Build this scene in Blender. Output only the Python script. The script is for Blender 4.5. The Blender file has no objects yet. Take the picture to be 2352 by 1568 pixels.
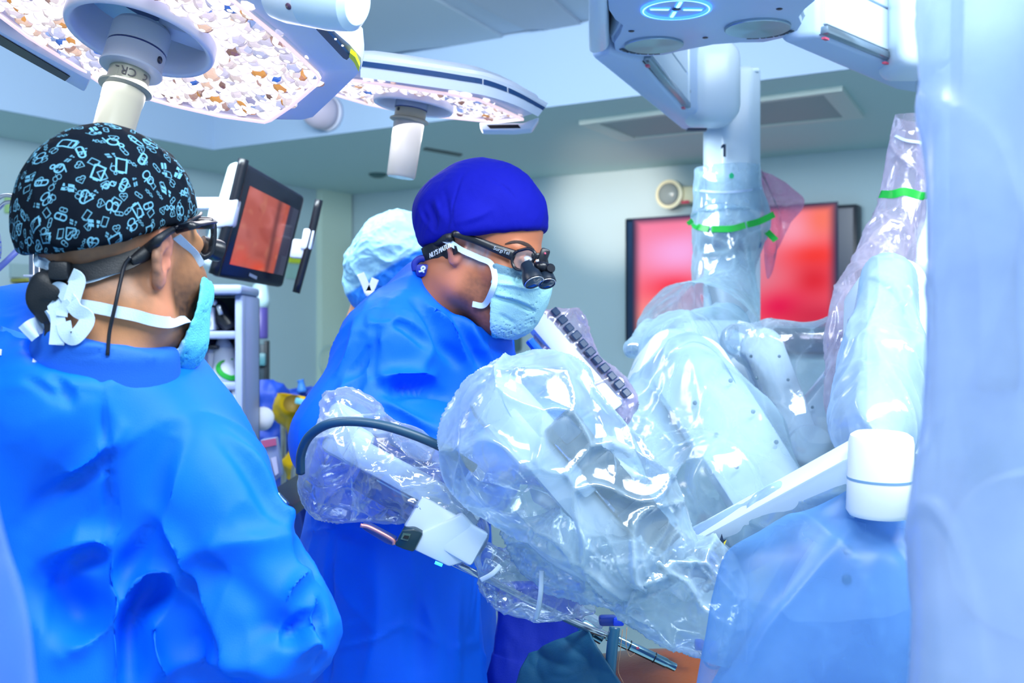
import bpy, bmesh, math, random
import numpy as np
from mathutils import Vector, Matrix
from mathutils.bvhtree import BVHTree
random.seed(7)
RNG = np.random.RandomState(7)
sc = bpy.context.scene
col = sc.collection

# ------------------------------------------------------------------ camera
F = 2613.0                      # focal length in pixels of the 2352 px wide frame (40 mm on 36 mm)
CAM = np.array([0.0, 0.0, 1.50])
cd = bpy.data.cameras.new('camera'); cam = bpy.data.objects.new('camera', cd); col.objects.link(cam)
cam.location = CAM; cam.rotation_euler = (math.pi/2, 0, 0)
cd.sensor_width = 36.0; cd.lens = 40.0; cd.clip_start = 0.05
cd.dof.use_dof = True; cd.dof.focus_distance = 1.62; cd.dof.aperture_fstop = 6.3
sc.camera = cam

def at(px, py, d):
    """world point seen at pixel (px, py) at distance d along the viewing axis"""
    return np.array([(px-1176.0)/F*d, d, CAM[2]-(py-784.0)/F*d])

# ------------------------------------------------------------------ light
def lin(c):
    c = np.asarray(c, float)/255.0
    return tuple(np.where(c <= .04045, c/12.92, ((c+.055)/1.055)**2.4))
w = bpy.data.worlds.new('world'); sc.world = w; w.use_nodes = True
w.node_tree.nodes['Background'].inputs[0].default_value = (0.55, 0.78, 1.0, 1)
w.node_tree.nodes['Background'].inputs[1].default_value = .85
def area(name, loc, target, sx, sy, power, color=(1, 1, 1), spread=None):
    l = bpy.data.lights.new(name, 'AREA'); l.shape = 'RECTANGLE'; l.size = sx; l.size_y = sy
    l.energy = power; l.color = color
    if spread: l.spread = spread
    o = bpy.data.objects.new(name, l); col.objects.link(o); o.location = loc
    o.rotation_euler = (Vector(target)-Vector(loc)).to_track_quat('-Z', 'Y').to_euler()
    return o
area('ceiling_light_near', (-0.1, 0.3, 2.85), (-0.1, 1.4, 1.1), 1.2, .9, 50, (0.86, 0.95, 1.0))
area('ceiling_light_table', (0.9, 1.2, 2.85), (0.6, 1.9, 1.0), 1.2, 1.2, 70, (0.88, 0.96, 1.0))
area('wall_fill_light', (-1.0, 2.7, 2.85), (-0.6, 6.5, 1.0), 1.6, 1.0, 120, (0.84, 0.95, 1.0))  # added fill aimed at the far walls, no fixture there
_s = bpy.data.lights.new('lamp_spill', 'SPOT'); _s.energy = 650; _s.color = (1.0, .80, .64); _s.spot_size = math.radians(13); _s.spot_blend = .9; _s.shadow_soft_size = .06
_o = bpy.data.objects.new('lamp_spill', _s); col.objects.link(_o); _o.location = at(1000, 300, 2.7); _o.rotation_euler = (Vector(at(1420, 470, 7.2))-Vector(at(1000, 300, 2.7))).to_track_quat('-Z', 'Y').to_euler()
sc.view_settings.view_transform = 'Standard'; sc.view_settings.look = 'None'
sc.view_settings.gamma = 1.0; sc.view_settings.use_curve_mapping = False
sc.view_settings.exposure = 0.45
cy = sc.cycles
cy.max_bounces = 7; cy.diffuse_bounces = 3; cy.glossy_bounces = 3; cy.transmission_bounces = 4
cy.transparent_max_bounces = 20; cy.caustics_reflective = False; cy.caustics_refractive = False
cy.sample_clamp_indirect = 4.0

# ------------------------------------------------------------------ materials
MATS = {}
class E:
    """tiny expression wrapper over shader math nodes"""
    def __init__(s, nt, k): s.nt, s.k = nt, k
    def _m(s, op, *a):
        n = s.nt.nodes.new('ShaderNodeMath'); n.operation = op
        for i, v in enumerate((s,)+a):
            if isinstance(v, E): s.nt.links.new(v.k, n.inputs[i])
            else: n.inputs[i].default_value = float(v)
        return E(s.nt, n.outputs[0])
    def __add__(s, o): return s._m('ADD', o)
    __radd__ = __add__
    def __sub__(s, o): return s._m('SUBTRACT', o)
    def __rsub__(s, o): return (s*-1.0)+o
    def __mul__(s, o): return s._m('MULTIPLY', o)
    __rmul__ = __mul__
    def __truediv__(s, o): return s._m('DIVIDE', o)
    def __lt__(s, o): return s._m('LESS_THAN', o)
    def __gt__(s, o): return s._m('GREATER_THAN', o)
    def abs(s): return s._m('ABSOLUTE')
    def sin(s): return s._m('SINE')
    def cos(s): return s._m('COSINE')
    def sqrt(s): return s._m('SQRT')
    def pow(s, p): return s._m('POWER', p)
    def max(s, o): return s._m('MAXIMUM', o)
    def min(s, o): return s._m('MINIMUM', o)
    def fract(s): return s._m('FRACT')

def new_mat(name):
    m = bpy.data.materials.new(name); m.use_nodes = True
    nt = m.node_tree; nt.nodes.clear()
    out = nt.nodes.new('ShaderNodeOutputMaterial')
    return m, nt, out
def mat(name, rgb=(200, 200, 200), rough=.5, metal=0., spec=.5, bump=0., bscale=60., emit=None, estr=0., attr=None, vary=0., vscale=8., sheen=0., coat=0., sss=0., trans=0., alpha=1.):
    if name in MATS: return MATS[name]
    m, nt, out = new_mat(name)
    b = nt.nodes.new('ShaderNodeBsdfPrincipled'); L = nt.links.new
    b.inputs['Base Color'].default_value = (*lin(rgb), 1); b.inputs['Roughness'].default_value = rough
    b.inputs['Metallic'].default_value = metal; b.inputs['Specular IOR Level'].default_value = spec
    b.inputs['Sheen Weight'].default_value = sheen; b.inputs['Coat Weight'].default_value = coat
    b.inputs['Transmission Weight'].default_value = trans; b.inputs['Alpha'].default_value = alpha
    if sss: b.inputs['Subsurface Weight'].default_value = sss; b.inputs['Subsurface Radius'].default_value = (.012, .005, .003)
    src = None
    if attr:
        a = nt.nodes.new('ShaderNodeVertexColor'); a.layer_name = attr; src = a.outputs[0]
    tc = nt.nodes.new('ShaderNodeTexCoord')
    if vary:
        no = nt.nodes.new('ShaderNodeTexNoise'); no.inputs['Scale'].default_value = vscale; no.inputs['Detail'].default_value = 4
        L(tc.outputs['Object'], no.inputs['Vector'])
        hs = nt.nodes.new('ShaderNodeHueSaturation'); hs.inputs['Color'].default_value = (*lin(rgb), 1)
        if src: L(src, hs.inputs['Color'])
        mr = nt.nodes.new('ShaderNodeMapRange'); mr.inputs[1].default_value = .3; mr.inputs[2].default_value = .7
        mr.inputs[3].default_value = 1-vary; mr.inputs[4].default_value = 1+vary
        L(no.outputs[0], mr.inputs[0]); L(mr.outputs[0], hs.inputs['Value']); src = hs.outputs[0]
    if src: L(src, b.inputs['Base Color'])
    if bump:
        no = nt.nodes.new('ShaderNodeTexNoise'); no.inputs['Scale'].default_value = bscale; no.inputs['Detail'].default_value = 3
        L(tc.outputs['Object'], no.inputs['Vector'])
        bp = nt.nodes.new('ShaderNodeBump'); bp.inputs['Strength'].default_value = bump; bp.inputs['Distance'].default_value = .002
        L(no.outputs[0], bp.inputs['Height']); L(bp.outputs[0], b.inputs['Normal'])
    if emit is not None:
        b.inputs['Emission Color'].default_value = (*lin(emit), 1); b.inputs['Emission Strength'].default_value = estr
    L(b.outputs[0], out.inputs[0]); MATS[name] = m
    return m
def screen_mat(name, strength):
    """a backlit screen: shows the picture stored per vertex"""
    m, nt, out = new_mat(name)
    a = nt.nodes.new('ShaderNodeVertexColor'); a.layer_name = 'Col'
    e = nt.nodes.new('ShaderNodeEmission'); e.inputs[1].default_value = strength
    g = nt.nodes.new('ShaderNodeBsdfGlossy'); g.inputs[1].default_value = .1
    mx = nt.nodes.new('ShaderNodeMixShader'); mx.inputs[0].default_value = .04
    nt.links.new(a.outputs[0], e.inputs[0]); nt.links.new(e.outputs[0], mx.inputs[1]); nt.links.new(g.outputs[0], mx.inputs[2])
    nt.links.new(mx.outputs[0], out.inputs[0]); MATS[name] = m
    return m
def film(name, tint=(205, 228, 250), body=.2, edge=.4, rough=.12, gloss=.35, bump=.25, bscale=45., clear=(240, 248, 255), crease=.30, gbase=.06):
    """thin plastic film: mostly clear, milky scatter that grows where the sheet turns edge-on, shiny"""
    if name in MATS: return MATS[name]
    m, nt, out = new_mat(name); L = nt.links.new; N = nt.nodes.new
    tr = N('ShaderNodeBsdfTransparent'); tr.inputs[0].default_value = (*lin(clear), 1)
    df = N('ShaderNodeBsdfDiffuse'); df.inputs[0].default_value = (*lin(tint), 1)
    tl = N('ShaderNodeBsdfTranslucent'); tl.inputs[0].default_value = (*lin(tint), 1)
    gl = N('ShaderNodeBsdfGlossy'); gl.inputs[0].default_value = (.95, .97, 1, 1); gl.inputs[1].default_value = rough
    md = N('ShaderNodeMixShader'); md.inputs[0].default_value = .45
    L(df.outputs[0], md.inputs[1]); L(tl.outputs[0], md.inputs[2])
    tc = N('ShaderNodeTexCoord')
    n1 = N('ShaderNodeTexNoise'); n1.inputs['Scale'].default_value = bscale; n1.inputs['Detail'].default_value = 4; n1.inputs['Distortion'].default_value = .6
    L(tc.outputs['Object'], n1.inputs['Vector'])
    bp = N('ShaderNodeBump'); bp.inputs['Strength'].default_value = bump; bp.inputs['Distance'].default_value = .004
    L(n1.outputs[0], bp.inputs['Height'])
    L(bp.outputs[0], gl.inputs['Normal']); L(bp.outputs[0], df.inputs['Normal'])
    lw = N('ShaderNodeLayerWeight'); lw.inputs[0].default_value = .35
    L(bp.outputs[0], lw.inputs['Normal'])
    n2 = N('ShaderNodeTexNoise'); n2.inputs['Scale'].default_value = 9; n2.inputs['Detail'].default_value = 3
    L(tc.outputs['Object'], n2.inputs['Vector'])
    vc = N('ShaderNodeVertexColor'); vc.layer_name = 'Col'; sp_ = N('ShaderNodeSeparateColor'); L(vc.outputs[0], sp_.inputs[0])
    fac = (E(nt, lw.outputs['Facing'])*edge + body + (E(nt, n2.outputs[0])-.5)*(body*2.8) + E(nt, sp_.outputs[0])*crease).max(0.02).min(.97)
    m1 = N('ShaderNodeMixShader'); L(fac.k, m1.inputs[0]); L(tr.outputs[0], m1.inputs[1]); L(md.outputs[0], m1.inputs[2])
    gf = (E(nt, lw.outputs['Fresnel'])*gloss*1.3+gbase).min(.8)
    m2 = N('ShaderNodeMixShader'); L(gf.k, m2.inputs[0]); L(m1.outputs[0], m2.inputs[1]); L(gl.outputs[0], m2.inputs[2])
    L(m2.outputs[0], out.inputs[0]); MATS[name] = m
    return m

# ------------------------------------------------------------------ objects
ORG = {}
def thing(name, label, cat, loc, group=None):
    o = bpy.data.objects.new(name, None); col.objects.link(o); o.location = Vector(loc)
    o.empty_display_size = .05
    o['label'] = label; o['category'] = cat
    if group: o['group'] = group
    ORG[o] = np.asarray(loc, float)
    return o
def mk(name, VF, m, parent=None, smooth=True, cols=None, uv=None, label=None, cat=None, group=None, kind=None, autos=None):
    V, Fc = VF; V = np.asarray(V, float)
    if parent is None:
        off = np.array([(V[:, 0].min()+V[:, 0].max())/2, (V[:, 1].min()+V[:, 1].max())/2, V[:, 2].min()])
    else: off = ORG[parent]
    me = bpy.data.meshes.new(name)
    Vl = V-off
    me.from_pydata(Vl.tolist(), [], Fc.tolist() if isinstance(Fc, np.ndarray) else [list(f) for f in Fc])
    if m is not None: me.materials.append(m)
    me.polygons.foreach_set('use_smooth', [bool(smooth)]*len(me.polygons))
    if smooth and autos is not None:
        me.set_sharp_from_angle(angle=math.radians(autos))
    if cols is not None:
        ca = me.color_attributes.new('Col', 'FLOAT_COLOR', 'POINT')
        c4 = np.ones((len(V), 4), np.float32); c4[:, :3] = cols
        ca.data.foreach_set('color', c4.ravel())
    if uv is not None:
        ul = me.uv_layers.new(name='UVMap')
        li = np.empty(len(me.loops), np.int32); me.loops.foreach_get('vertex_index', li)
        ul.data.foreach_set('uv', np.asarray(uv, np.float32)[li].ravel())
    me.update()
    o = bpy.data.objects.new(name, me); col.objects.link(o)
    if parent is None: o.location = Vector(off)
    else: o.parent = parent
    ORG[o] = off
    if label: o['label'] = label
    if cat: o['category'] = cat
    if group: o['group'] = group
    if kind: o['kind'] = kind
    return o
def struct(name, VF, m, smooth=False, parent=None):
    o = mk(name, VF, m, parent, smooth)
    if parent is None: o['kind'] = 'structure'
    return o
def join(*parts):
    Vs, Fs, n = [], [], 0
    for V, Fc in parts:
        V = np.asarray(V, float); Vs.append(V); Fs += [[i+n for i in f] for f in (Fc.tolist() if isinstance(Fc, np.ndarray) else Fc)]; n += len(V)
    return np.vstack(Vs), Fs

# ------------------------------------------------------------------ geometry
def nrm(v):
    v = np.asarray(v, float); return v/(np.linalg.norm(v)+1e-12)
def frame(z, x=None):
    z = nrm(z); x = np.array([1., 0, 0]) if x is None else np.asarray(x, float)
    if abs(np.dot(nrm(x), z)) > .98: x = np.array([0, 1., 0])
    x = nrm(x-z*np.dot(x, z)); return x, np.cross(z, x), z
def bm_out(bm):
    bm.verts.index_update()
    V = np.array([v.co[:] for v in bm.verts]); Fc = [[v.index for v in f.verts] for f in bm.faces]
    bm.free(); return V, Fc
def box(c, size, axes=None, bevel=0., seg=2):
    bm = bmesh.new(); bmesh.ops.create_cube(bm, size=1.0)
    for v in bm.verts: v.co = Vector((v.co.x*size[0], v.co.y*size[1], v.co.z*size[2]))
    if bevel > 0:
        bmesh.ops.bevel(bm, geom=bm.edges[:]+bm.verts[:], offset=min(bevel, min(size)*.49), segments=seg, profile=.5, affect='EDGES')
    V, Fc = bm_out(bm)
    A = np.eye(3) if axes is None else np.array(axes)
    return V@A+np.asarray(c, float), Fc
def prism(poly, vec, bevel=0., seg=2):
    """closed solid: planar polygon of 3D points pushed along vec"""
    bm = bmesh.new(); n = len(poly); vec = np.asarray(vec, float)
    a = [bm.verts.new(tuple(p)) for p in poly]; b = [bm.verts.new(tuple(np.asarray(p)+vec)) for p in poly]
    bm.faces.new(a[::-1]); bm.faces.new(b)
    for i in range(n): bm.faces.new((a[i], a[(i+1) % n], b[(i+1) % n], b[i]))
    bmesh.ops.recalc_face_normals(bm, faces=bm.faces[:])
    if bevel > 0: bmesh.ops.bevel(bm, geom=bm.edges[:], offset=bevel, segments=seg, profile=.5, affect='EDGES', clamp_overlap=True)
    return bm_out(bm)
def lathe(prof, c, axis, seg=32, x=None, cap=True):
    """prof: (radius, height along axis)"""
    ex, ey, ez = frame(axis, x); c = np.asarray(c, float)
    th = np.linspace(0, 2*math.pi, seg, endpoint=False)
    V, Fc = [], []
    for r, h in prof:
        for t in th: V.append(c+ez*h+(ex*math.cos(t)+ey*math.sin(t))*r)
    for i in range(len(prof)-1):
        for j in range(seg):
            k = (j+1) % seg; Fc.append([i*seg+j, i*seg+k, (i+1)*seg+k, (i+1)*seg+j])
    if cap:
        Fc.append(list(range(seg))[::-1]); n = (len(prof)-1)*seg; Fc.append([n+j for j in range(seg)])
    return np.array(V), Fc
def catmull(P, n):
    P = np.asarray(P, float); m = len(P)
    if m == 2: return P[0]+(P[1]-P[0])*np.linspace(0, 1, n)[:, None]
    Q = np.vstack([2*P[0]-P[1], P, 2*P[-1]-P[-2]]); out = []
    for t in np.linspace(0, m-1-1e-9, n):
        i = int(t); f = t-i; p0, p1, p2, p3 = Q[i:i+4]
        out.append(.5*((2*p1)+(p2-p0)*f+(2*p0-5*p1+4*p2-p3)*f*f+(3*p1-p0-3*p2+p3)*f**3))
    return np.array(out)
def tube(P, r, n=24, seg=10, smooth=True, cap=True, flat=None):
    """swept tube; r a number or one per control point; flat=(hint, ratio) squashes it to a ribbon lying across hint"""
    P = np.asarray(P, float); r = np.full(len(P), r) if np.isscalar(r) else np.asarray(r, float)
    Q = np.column_stack([P, r]); Q = catmull(Q, n) if smooth else Q
    C, R = Q[:, :3], Q[:, 3]; T = np.gradient(C, axis=0)
    x = None; V, Fc = [], []
    for i in range(len(C)):
        t = nrm(T[i])
        if flat is not None: x = nrm(np.cross(t, flat[0]))
        elif x is None: x = frame(t, (.3, .2, 1))[0]
        else: x = nrm(x-t*np.dot(x, t))
        y = np.cross(t, x)
        for k in range(seg):
            a = 2*math.pi*k/seg
            V.append(C[i]+x*math.cos(a)*R[i]+y*math.sin(a)*R[i]*(flat[1] if flat is not None else 1))
    for i in range(len(C)-1):
        for k in range(seg):
            l = (k+1) % seg; Fc.append([i*seg+k, i*seg+l, (i+1)*seg+l, (i+1)*seg+k])
    if cap: Fc.append(list(range(seg))[::-1]); Fc.append([(len(C)-1)*seg+k for k in range(seg)])
    return np.array(V), Fc
def ptube(pts, r, **k): return tube([at(*p) for p in pts], r, **k)
def ribbon(pts, wd, hint, n=30, th=.0009):
    """flat tape: rectangular section, each face its own strip so that edges stay crisp"""
    C = catmull(pts, n); T = np.gradient(C, axis=0); V, Fc = [], []; hint = np.asarray(hint, float)
    for i in range(n):
        t = nrm(T[i]); x = nrm(np.cross(t, hint)); y = np.cross(t, x); q = [C[i]+x*sx*wd/2+y*sy*th/2 for sx, sy in ((-1, -1), (1, -1), (1, 1), (-1, 1))]
        V += [q[0], q[1], q[1], q[2], q[2], q[3], q[3], q[0]]
    for i in range(n-1):
        for k in (0, 2, 4, 6): Fc.append([i*8+k, i*8+k+1, (i+1)*8+k+1, (i+1)*8+k])
    Fc.append([0, 6, 4, 2]); m = (n-1)*8; Fc.append([m, m+2, m+4, m+6])
    return np.array(V), Fc
def loft(sp, nr=80, ns=64, kd=1.0, cap=False):
    """sleeve: spine of (px, py, depth, half width in px[, depth ratio]); rings stand square to the spine"""
    S = np.array([list(s)+[kd]*(5-len(s)) for s in sp], float); S = catmull(S, nr)
    C = np.array([at(*s[:3]) for s in S]); R = S[:, 3]*S[:, 2]/F; T = np.gradient(C, axis=0)
    V, Fc = [], []; th = np.linspace(0, 2*math.pi, ns, endpoint=False)
    for i in range(nr):
        t = nrm(T[i]); y = nrm(np.array([0, 1., 0])-t*t[1]); x = np.cross(y, t)
        V.append(C[i]+np.outer(np.cos(th), x)*R[i]+np.outer(np.sin(th), y)*R[i]*S[i, 4])
    for i in range(nr-1):
        for k in range(ns):
            l = (k+1) % ns; Fc.append([i*ns+k, i*ns+l, (i+1)*ns+l, (i+1)*ns+k])
    if cap: Fc.append(list(range(ns))[::-1]); Fc.append([(nr-1)*ns+k for k in range(ns)])
    return np.vstack(V), Fc
def stadium(p, q, wd, thick, n=14, face=None, w2=None, bevel=.008):
    """flat robot link with round ends from p to q"""
    p, q = np.asarray(p, float), np.asarray(q, float); u = nrm(q-p)
    f = np.array([0, 1., 0]) if face is None else nrm(face); f = nrm(f-u*np.dot(f, u)); v = np.cross(f, u)
    w2 = wd if w2 is None else w2; pts = []
    for k in range(n+1):
        a = -math.pi/2+math.pi*k/n; pts.append(q+(u*math.cos(a)+v*math.sin(a))*w2/2)
    for k in range(n+1):
        a = math.pi/2+math.pi*k/n; pts.append(p+(u*math.cos(a)+v*math.sin(a))*wd/2)
    pts = [x-f*thick/2 for x in pts]
    return prism(pts, f*thick, bevel, 2)
def text(s, size, o, xd, yd, ext=.0004, bold=0.):
    cu = bpy.data.curves.new('lettering', 'FONT'); cu.body = s; cu.size = size; cu.extrude = ext; cu.align_x = 'CENTER'; cu.align_y = 'CENTER'; cu.resolution_u = 3; cu.offset = bold
    ob = bpy.data.objects.new('lettering', cu); col.objects.link(ob)
    dg = bpy.context.evaluated_depsgraph_get(); me = bpy.data.meshes.new_from_object(ob.evaluated_get(dg))
    V = np.array([v.co[:] for v in me.vertices]); Fc = [list(p.vertices) for p in me.polygons]
    bpy.data.objects.remove(ob); bpy.data.curves.remove(cu); bpy.data.meshes.remove(me)
    xd, yd = nrm(xd), nrm(yd); z = np.cross(xd, yd)
    return np.asarray(o)+V[:, :1]*xd+V[:, 1:2]*yd+V[:, 2:]*z, Fc
def grid(p00, p10, p01, p11, nu, nv):
    u = np.linspace(0, 1, nu)[None, :, None]; v = np.linspace(0, 1, nv)[:, None, None]
    P = (1-v)*((1-u)*p00+u*p10)+v*((1-u)*p01+u*p11)
    i = np.arange(nu*nv).reshape(nv, nu)
    Fq = np.stack([i[:-1, :-1], i[:-1, 1:], i[1:, 1:], i[1:, :-1]], -1).reshape(-1, 4)
    return P.reshape(-1, 3), Fq
def rayplane(px, py, P0, n):
    d = at(px, py, 1.0)-CAM; t = np.dot(np.asarray(P0)-CAM, n)/np.dot(d, n); return CAM+d*t

# ------------------------------------------------------------------ noise, fields
_G = RNG.normal(size=(256, 3)); _G /= np.linalg.norm(_G, axis=1)[:, None]
def pn(P, seed=0):
    P = np.asarray(P, float); I = np.floor(P).astype(np.int64); f = P-I; u = f*f*f*(f*(f*6-15)+10)
    tot = np.zeros(len(P))
    for dx in (0, 1):
        for dy in (0, 1):
            for dz in (0, 1):
                h = (I[:, 0]+dx)*73856093 ^ (I[:, 1]+dy)*19349663 ^ (I[:, 2]+dz)*83492791 ^ (seed*2654435761)
                h = (h ^ (h >> 13))*1274126177; g = _G[(h ^ (h >> 16)) & 255]
                wgt = (u[:, 0] if dx else 1-u[:, 0])*(u[:, 1] if dy else 1-u[:, 1])*(u[:, 2] if dz else 1-u[:, 2])
                tot += wgt*((f[:, 0]-dx)*g[:, 0]+(f[:, 1]-dy)*g[:, 1]+(f[:, 2]-dz)*g[:, 2])
    return tot*1.5
class Field:
    def __init__(s, lo, hi, h):
        s.lo = np.asarray(lo, float); s.h = h
        n = np.ceil((np.asarray(hi)-s.lo)/h).astype(int)+1
        s.X = (s.lo[0]+h*np.arange(n[0], dtype=np.float32))[:, None, None].astype(np.float32)
        s.Y = (s.lo[1]+h*np.arange(n[1], dtype=np.float32))[None, :, None].astype(np.float32)
        s.Z = (s.lo[2]+h*np.arange(n[2], dtype=np.float32))[None, None, :].astype(np.float32)
    def cap(s, a, b, ra, rb):
        a = np.asarray(a, np.float32); ab = np.asarray(b, np.float32)-a; L = float(ab@ab)+1e-12
        x, y, z = s.X-a[0], s.Y-a[1], s.Z-a[2]
        t = np.clip((x*ab[0]+y*ab[1]+z*ab[2])/L, 0, 1)
        return np.sqrt((x-t*ab[0])**2+(y-t*ab[1])**2+(z-t*ab[2])**2)-(ra+(rb-ra)*t)
    def ell(s, c, r, R=None):
        x, y, z = s.X-np.float32(c[0]), s.Y-np.float32(c[1]), s.Z-np.float32(c[2])
        R = np.eye(3) if R is None else np.asarray(R)
        k = [(x*np.float32(R[i][0])+y*np.float32(R[i][1])+z*np.float32(R[i][2]))/np.float32(r[i]) for i in range(3)]
        k0 = np.sqrt(k[0]**2+k[1]**2+k[2]**2); k1 = np.sqrt((k[0]/r[0])**2+(k[1]/r[1])**2+(k[2]/r[2])**2)+1e-9
        return k0*(k0-1)/k1
    def plane(s, p, n):
        n = nrm(n); return (s.X-np.float32(p[0]))*np.float32(n[0])+(s.Y-np.float32(p[1]))*np.float32(n[1])+(s.Z-np.float32(p[2]))*np.float32(n[2])
    def mesh(s, D):
        D = np.array(np.broadcast_to(D, (s.X.shape[0], s.Y.shape[1], s.Z.shape[2])), dtype=np.float32)
        big = np.float32(1); D[0] = D[-1] = big; D[:, 0] = D[:, -1] = big; D[:, :, 0] = D[:, :, -1] = big
        S = D < 0; c = np.zeros(np.array(D.shape)-1, np.int8)
        for i in (0, 1):
            for j in (0, 1):
                for k in (0, 1): c += S[i:S.shape[0]-1+i, j:S.shape[1]-1+j, k:S.shape[2]-1+k]
        M = (c > 0) & (c < 8); ids = np.full(c.shape, -1, np.int64); ii = np.argwhere(M); ids[M] = np.arange(len(ii))
        cs = [(i, j, k) for i in (0, 1) for j in (0, 1) for k in (0, 1)]
        val = {q: D[ii[:, 0]+q[0], ii[:, 1]+q[1], ii[:, 2]+q[2]] for q in cs}
        acc = np.zeros((len(ii), 3)); cnt = np.zeros(len(ii))
        for q in cs:
            for ax in range(3):
                if q[ax] == 0:
                    r = list(q); r[ax] = 1; r = tuple(r); a, b = val[q], val[r]; cr = (a < 0) != (b < 0)
                    t = np.where(cr, a/np.where(cr, a-b, 1), 0); p = np.tile(np.array(q, float), (len(ii), 1)); p[:, ax] = t
                    acc += p*cr[:, None]; cnt += cr
        V = s.lo+s.h*(ii+acc/cnt[:, None]); Fs = []
        for ax in range(3):
            b, cx = [(1, 2), (2, 0), (0, 1)][ax]
            sl0 = [slice(None)]*3; sl1 = [slice(None)]*3; sl0[ax] = slice(0, -1); sl1[ax] = slice(1, None)
            A, B = S[tuple(sl0)], S[tuple(sl1)]; E_ = np.argwhere(A != B); flip = A[tuple(E_.T)]
            def cell(db, dc):
                e = E_.copy(); e[:, b] -= db; e[:, cx] -= dc; return ids[tuple(e.T)]
            q = np.stack([cell(1, 1), cell(0, 1), cell(0, 0), cell(1, 0)], -1); q[~flip] = q[~flip][:, ::-1]; Fs.append(q)
        return V, np.vstack(Fs)
def smin(a, b, k):
    h = np.clip(.5+.5*(b-a)/k, 0, 1); return b+(a-b)*h-k*h*(1-h)
def smax(a, b, k): return -smin(-a, -b, k)
def sunion(k, *d):
    o = d[0]
    for x in d[1:]: o = smin(o, x, k)
    return o
def adj_smooth(V, Fq, it=2, lam=.5):
    Fq = np.asarray(Fq); e = np.vstack([Fq[:, [0, 1]], Fq[:, [1, 2]], Fq[:, [2, 3]], Fq[:, [3, 0]]])
    a = np.concatenate([e[:, 0], e[:, 1]]); b = np.concatenate([e[:, 1], e[:, 0]]); n = len(V)
    cnt = np.bincount(a, minlength=n)[:, None].clip(1)
    for _ in range(it):
        s = np.stack([np.bincount(a, V[b, i], minlength=n) for i in range(3)], 1); V = V+lam*(s/cnt-V)
    return V
def normals(V, Fq):
    Fq = np.asarray(Fq); fn = np.cross(V[Fq[:, 2]]-V[Fq[:, 0]], V[Fq[:, 3]]-V[Fq[:, 1]]); N = np.zeros_like(V)
    for k in range(4):
        for i in range(3): N[:, i] += np.bincount(Fq[:, k], fn[:, i], minlength=len(V))
    return N/(np.linalg.norm(N, axis=1)[:, None]+1e-12)
def subdiv(V, Fq, lev=1):
    me = bpy.data.meshes.new('tmp'); me.from_pydata(V.tolist(), [], np.asarray(Fq).tolist()); o = bpy.data.objects.new('tmp', me); col.objects.link(o)
    s = o.modifiers.new('s', 'SUBSURF'); s.levels = lev; s.render_levels = lev
    dg = bpy.context.evaluated_depsgraph_get(); m2 = bpy.data.meshes.new_from_object(o.evaluated_get(dg))
    Vo = np.empty(len(m2.vertices)*3); m2.vertices.foreach_get('co', Vo)
    Fo = np.empty(len(m2.loops), np.int64); m2.loops.foreach_get('vertex_index', Fo)
    bpy.data.objects.remove(o); bpy.data.meshes.remove(me); bpy.data.meshes.remove(m2)
    return Vo.reshape(-1, 3), Fo.reshape(-1, 4)
def bvh(V, Fq): return BVHTree.FromPolygons(V.tolist(), np.asarray(Fq).tolist())
def hitpx(T, px, py, default=None):
    d = nrm(at(px, py, 1.)-CAM); h = T.ray_cast(Vector(CAM), Vector(d))
    return np.array(h[0]) if h[0] is not None else default
def segdist(V, P):
    best = np.full(len(V), 1e9); tt = np.zeros(len(V)); n = len(P)-1
    for i in range(n):
        a, ab = P[i], P[i+1]-P[i]; t = np.clip(((V-a)@ab)/(ab@ab+1e-12), 0, 1)
        d = np.linalg.norm(V-a-t[:, None]*ab, axis=1); m = d < best; best[m] = d[m]; tt[m] = (i+t[m])/n
    return best, tt
def folds(V, Fq, lst):
    """creases drawn over the cloth: each (pixel polyline, width m, height m[, sharp])"""
    T = bvh(V, Fq); N = normals(V, Fq); D = np.zeros(len(V))
    for f in lst:
        P = [hitpx(T, *p) for p in f[0]]; P = [p for p in P if p is not None]
        if len(P) < 2: continue
        P = catmull(P, max(6, len(P)*3)); d, t = segdist(V, P); x = d/f[1]; sh = f[3] if len(f) > 3 else 0
        prof = np.exp(-x*1.3) if sh else np.exp(-x*x)
        D += f[2]*prof*np.clip(np.sin(np.pi*np.clip(t*.9+.05, 0, 1)), 0, 1)**.6
    return V+N*D[:, None]
def crumple(V, Fq, amp, scale, seed=0, stretch=None, octs=3):
    N = normals(V, Fq); P = V.copy()
    if stretch is not None:
        u = nrm(stretch[0]); P = P-np.outer(P@u, u)*(1-1/stretch[1])
    wv = np.stack([pn(P*scale*.6+7.1, seed+9), pn(P*scale*.6+3.3, seed+8), pn(P*scale*.6-5.7, seed+7)], 1)*.5/scale
    D = np.zeros(len(V)); a = 1.
    for k in range(octs):
        D += a*(.5-np.abs(pn((P+wv)*scale*(2.1**k)+k*13.7, seed+k))*2); a *= .5
    return V+N*(D*amp)[:, None]

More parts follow.
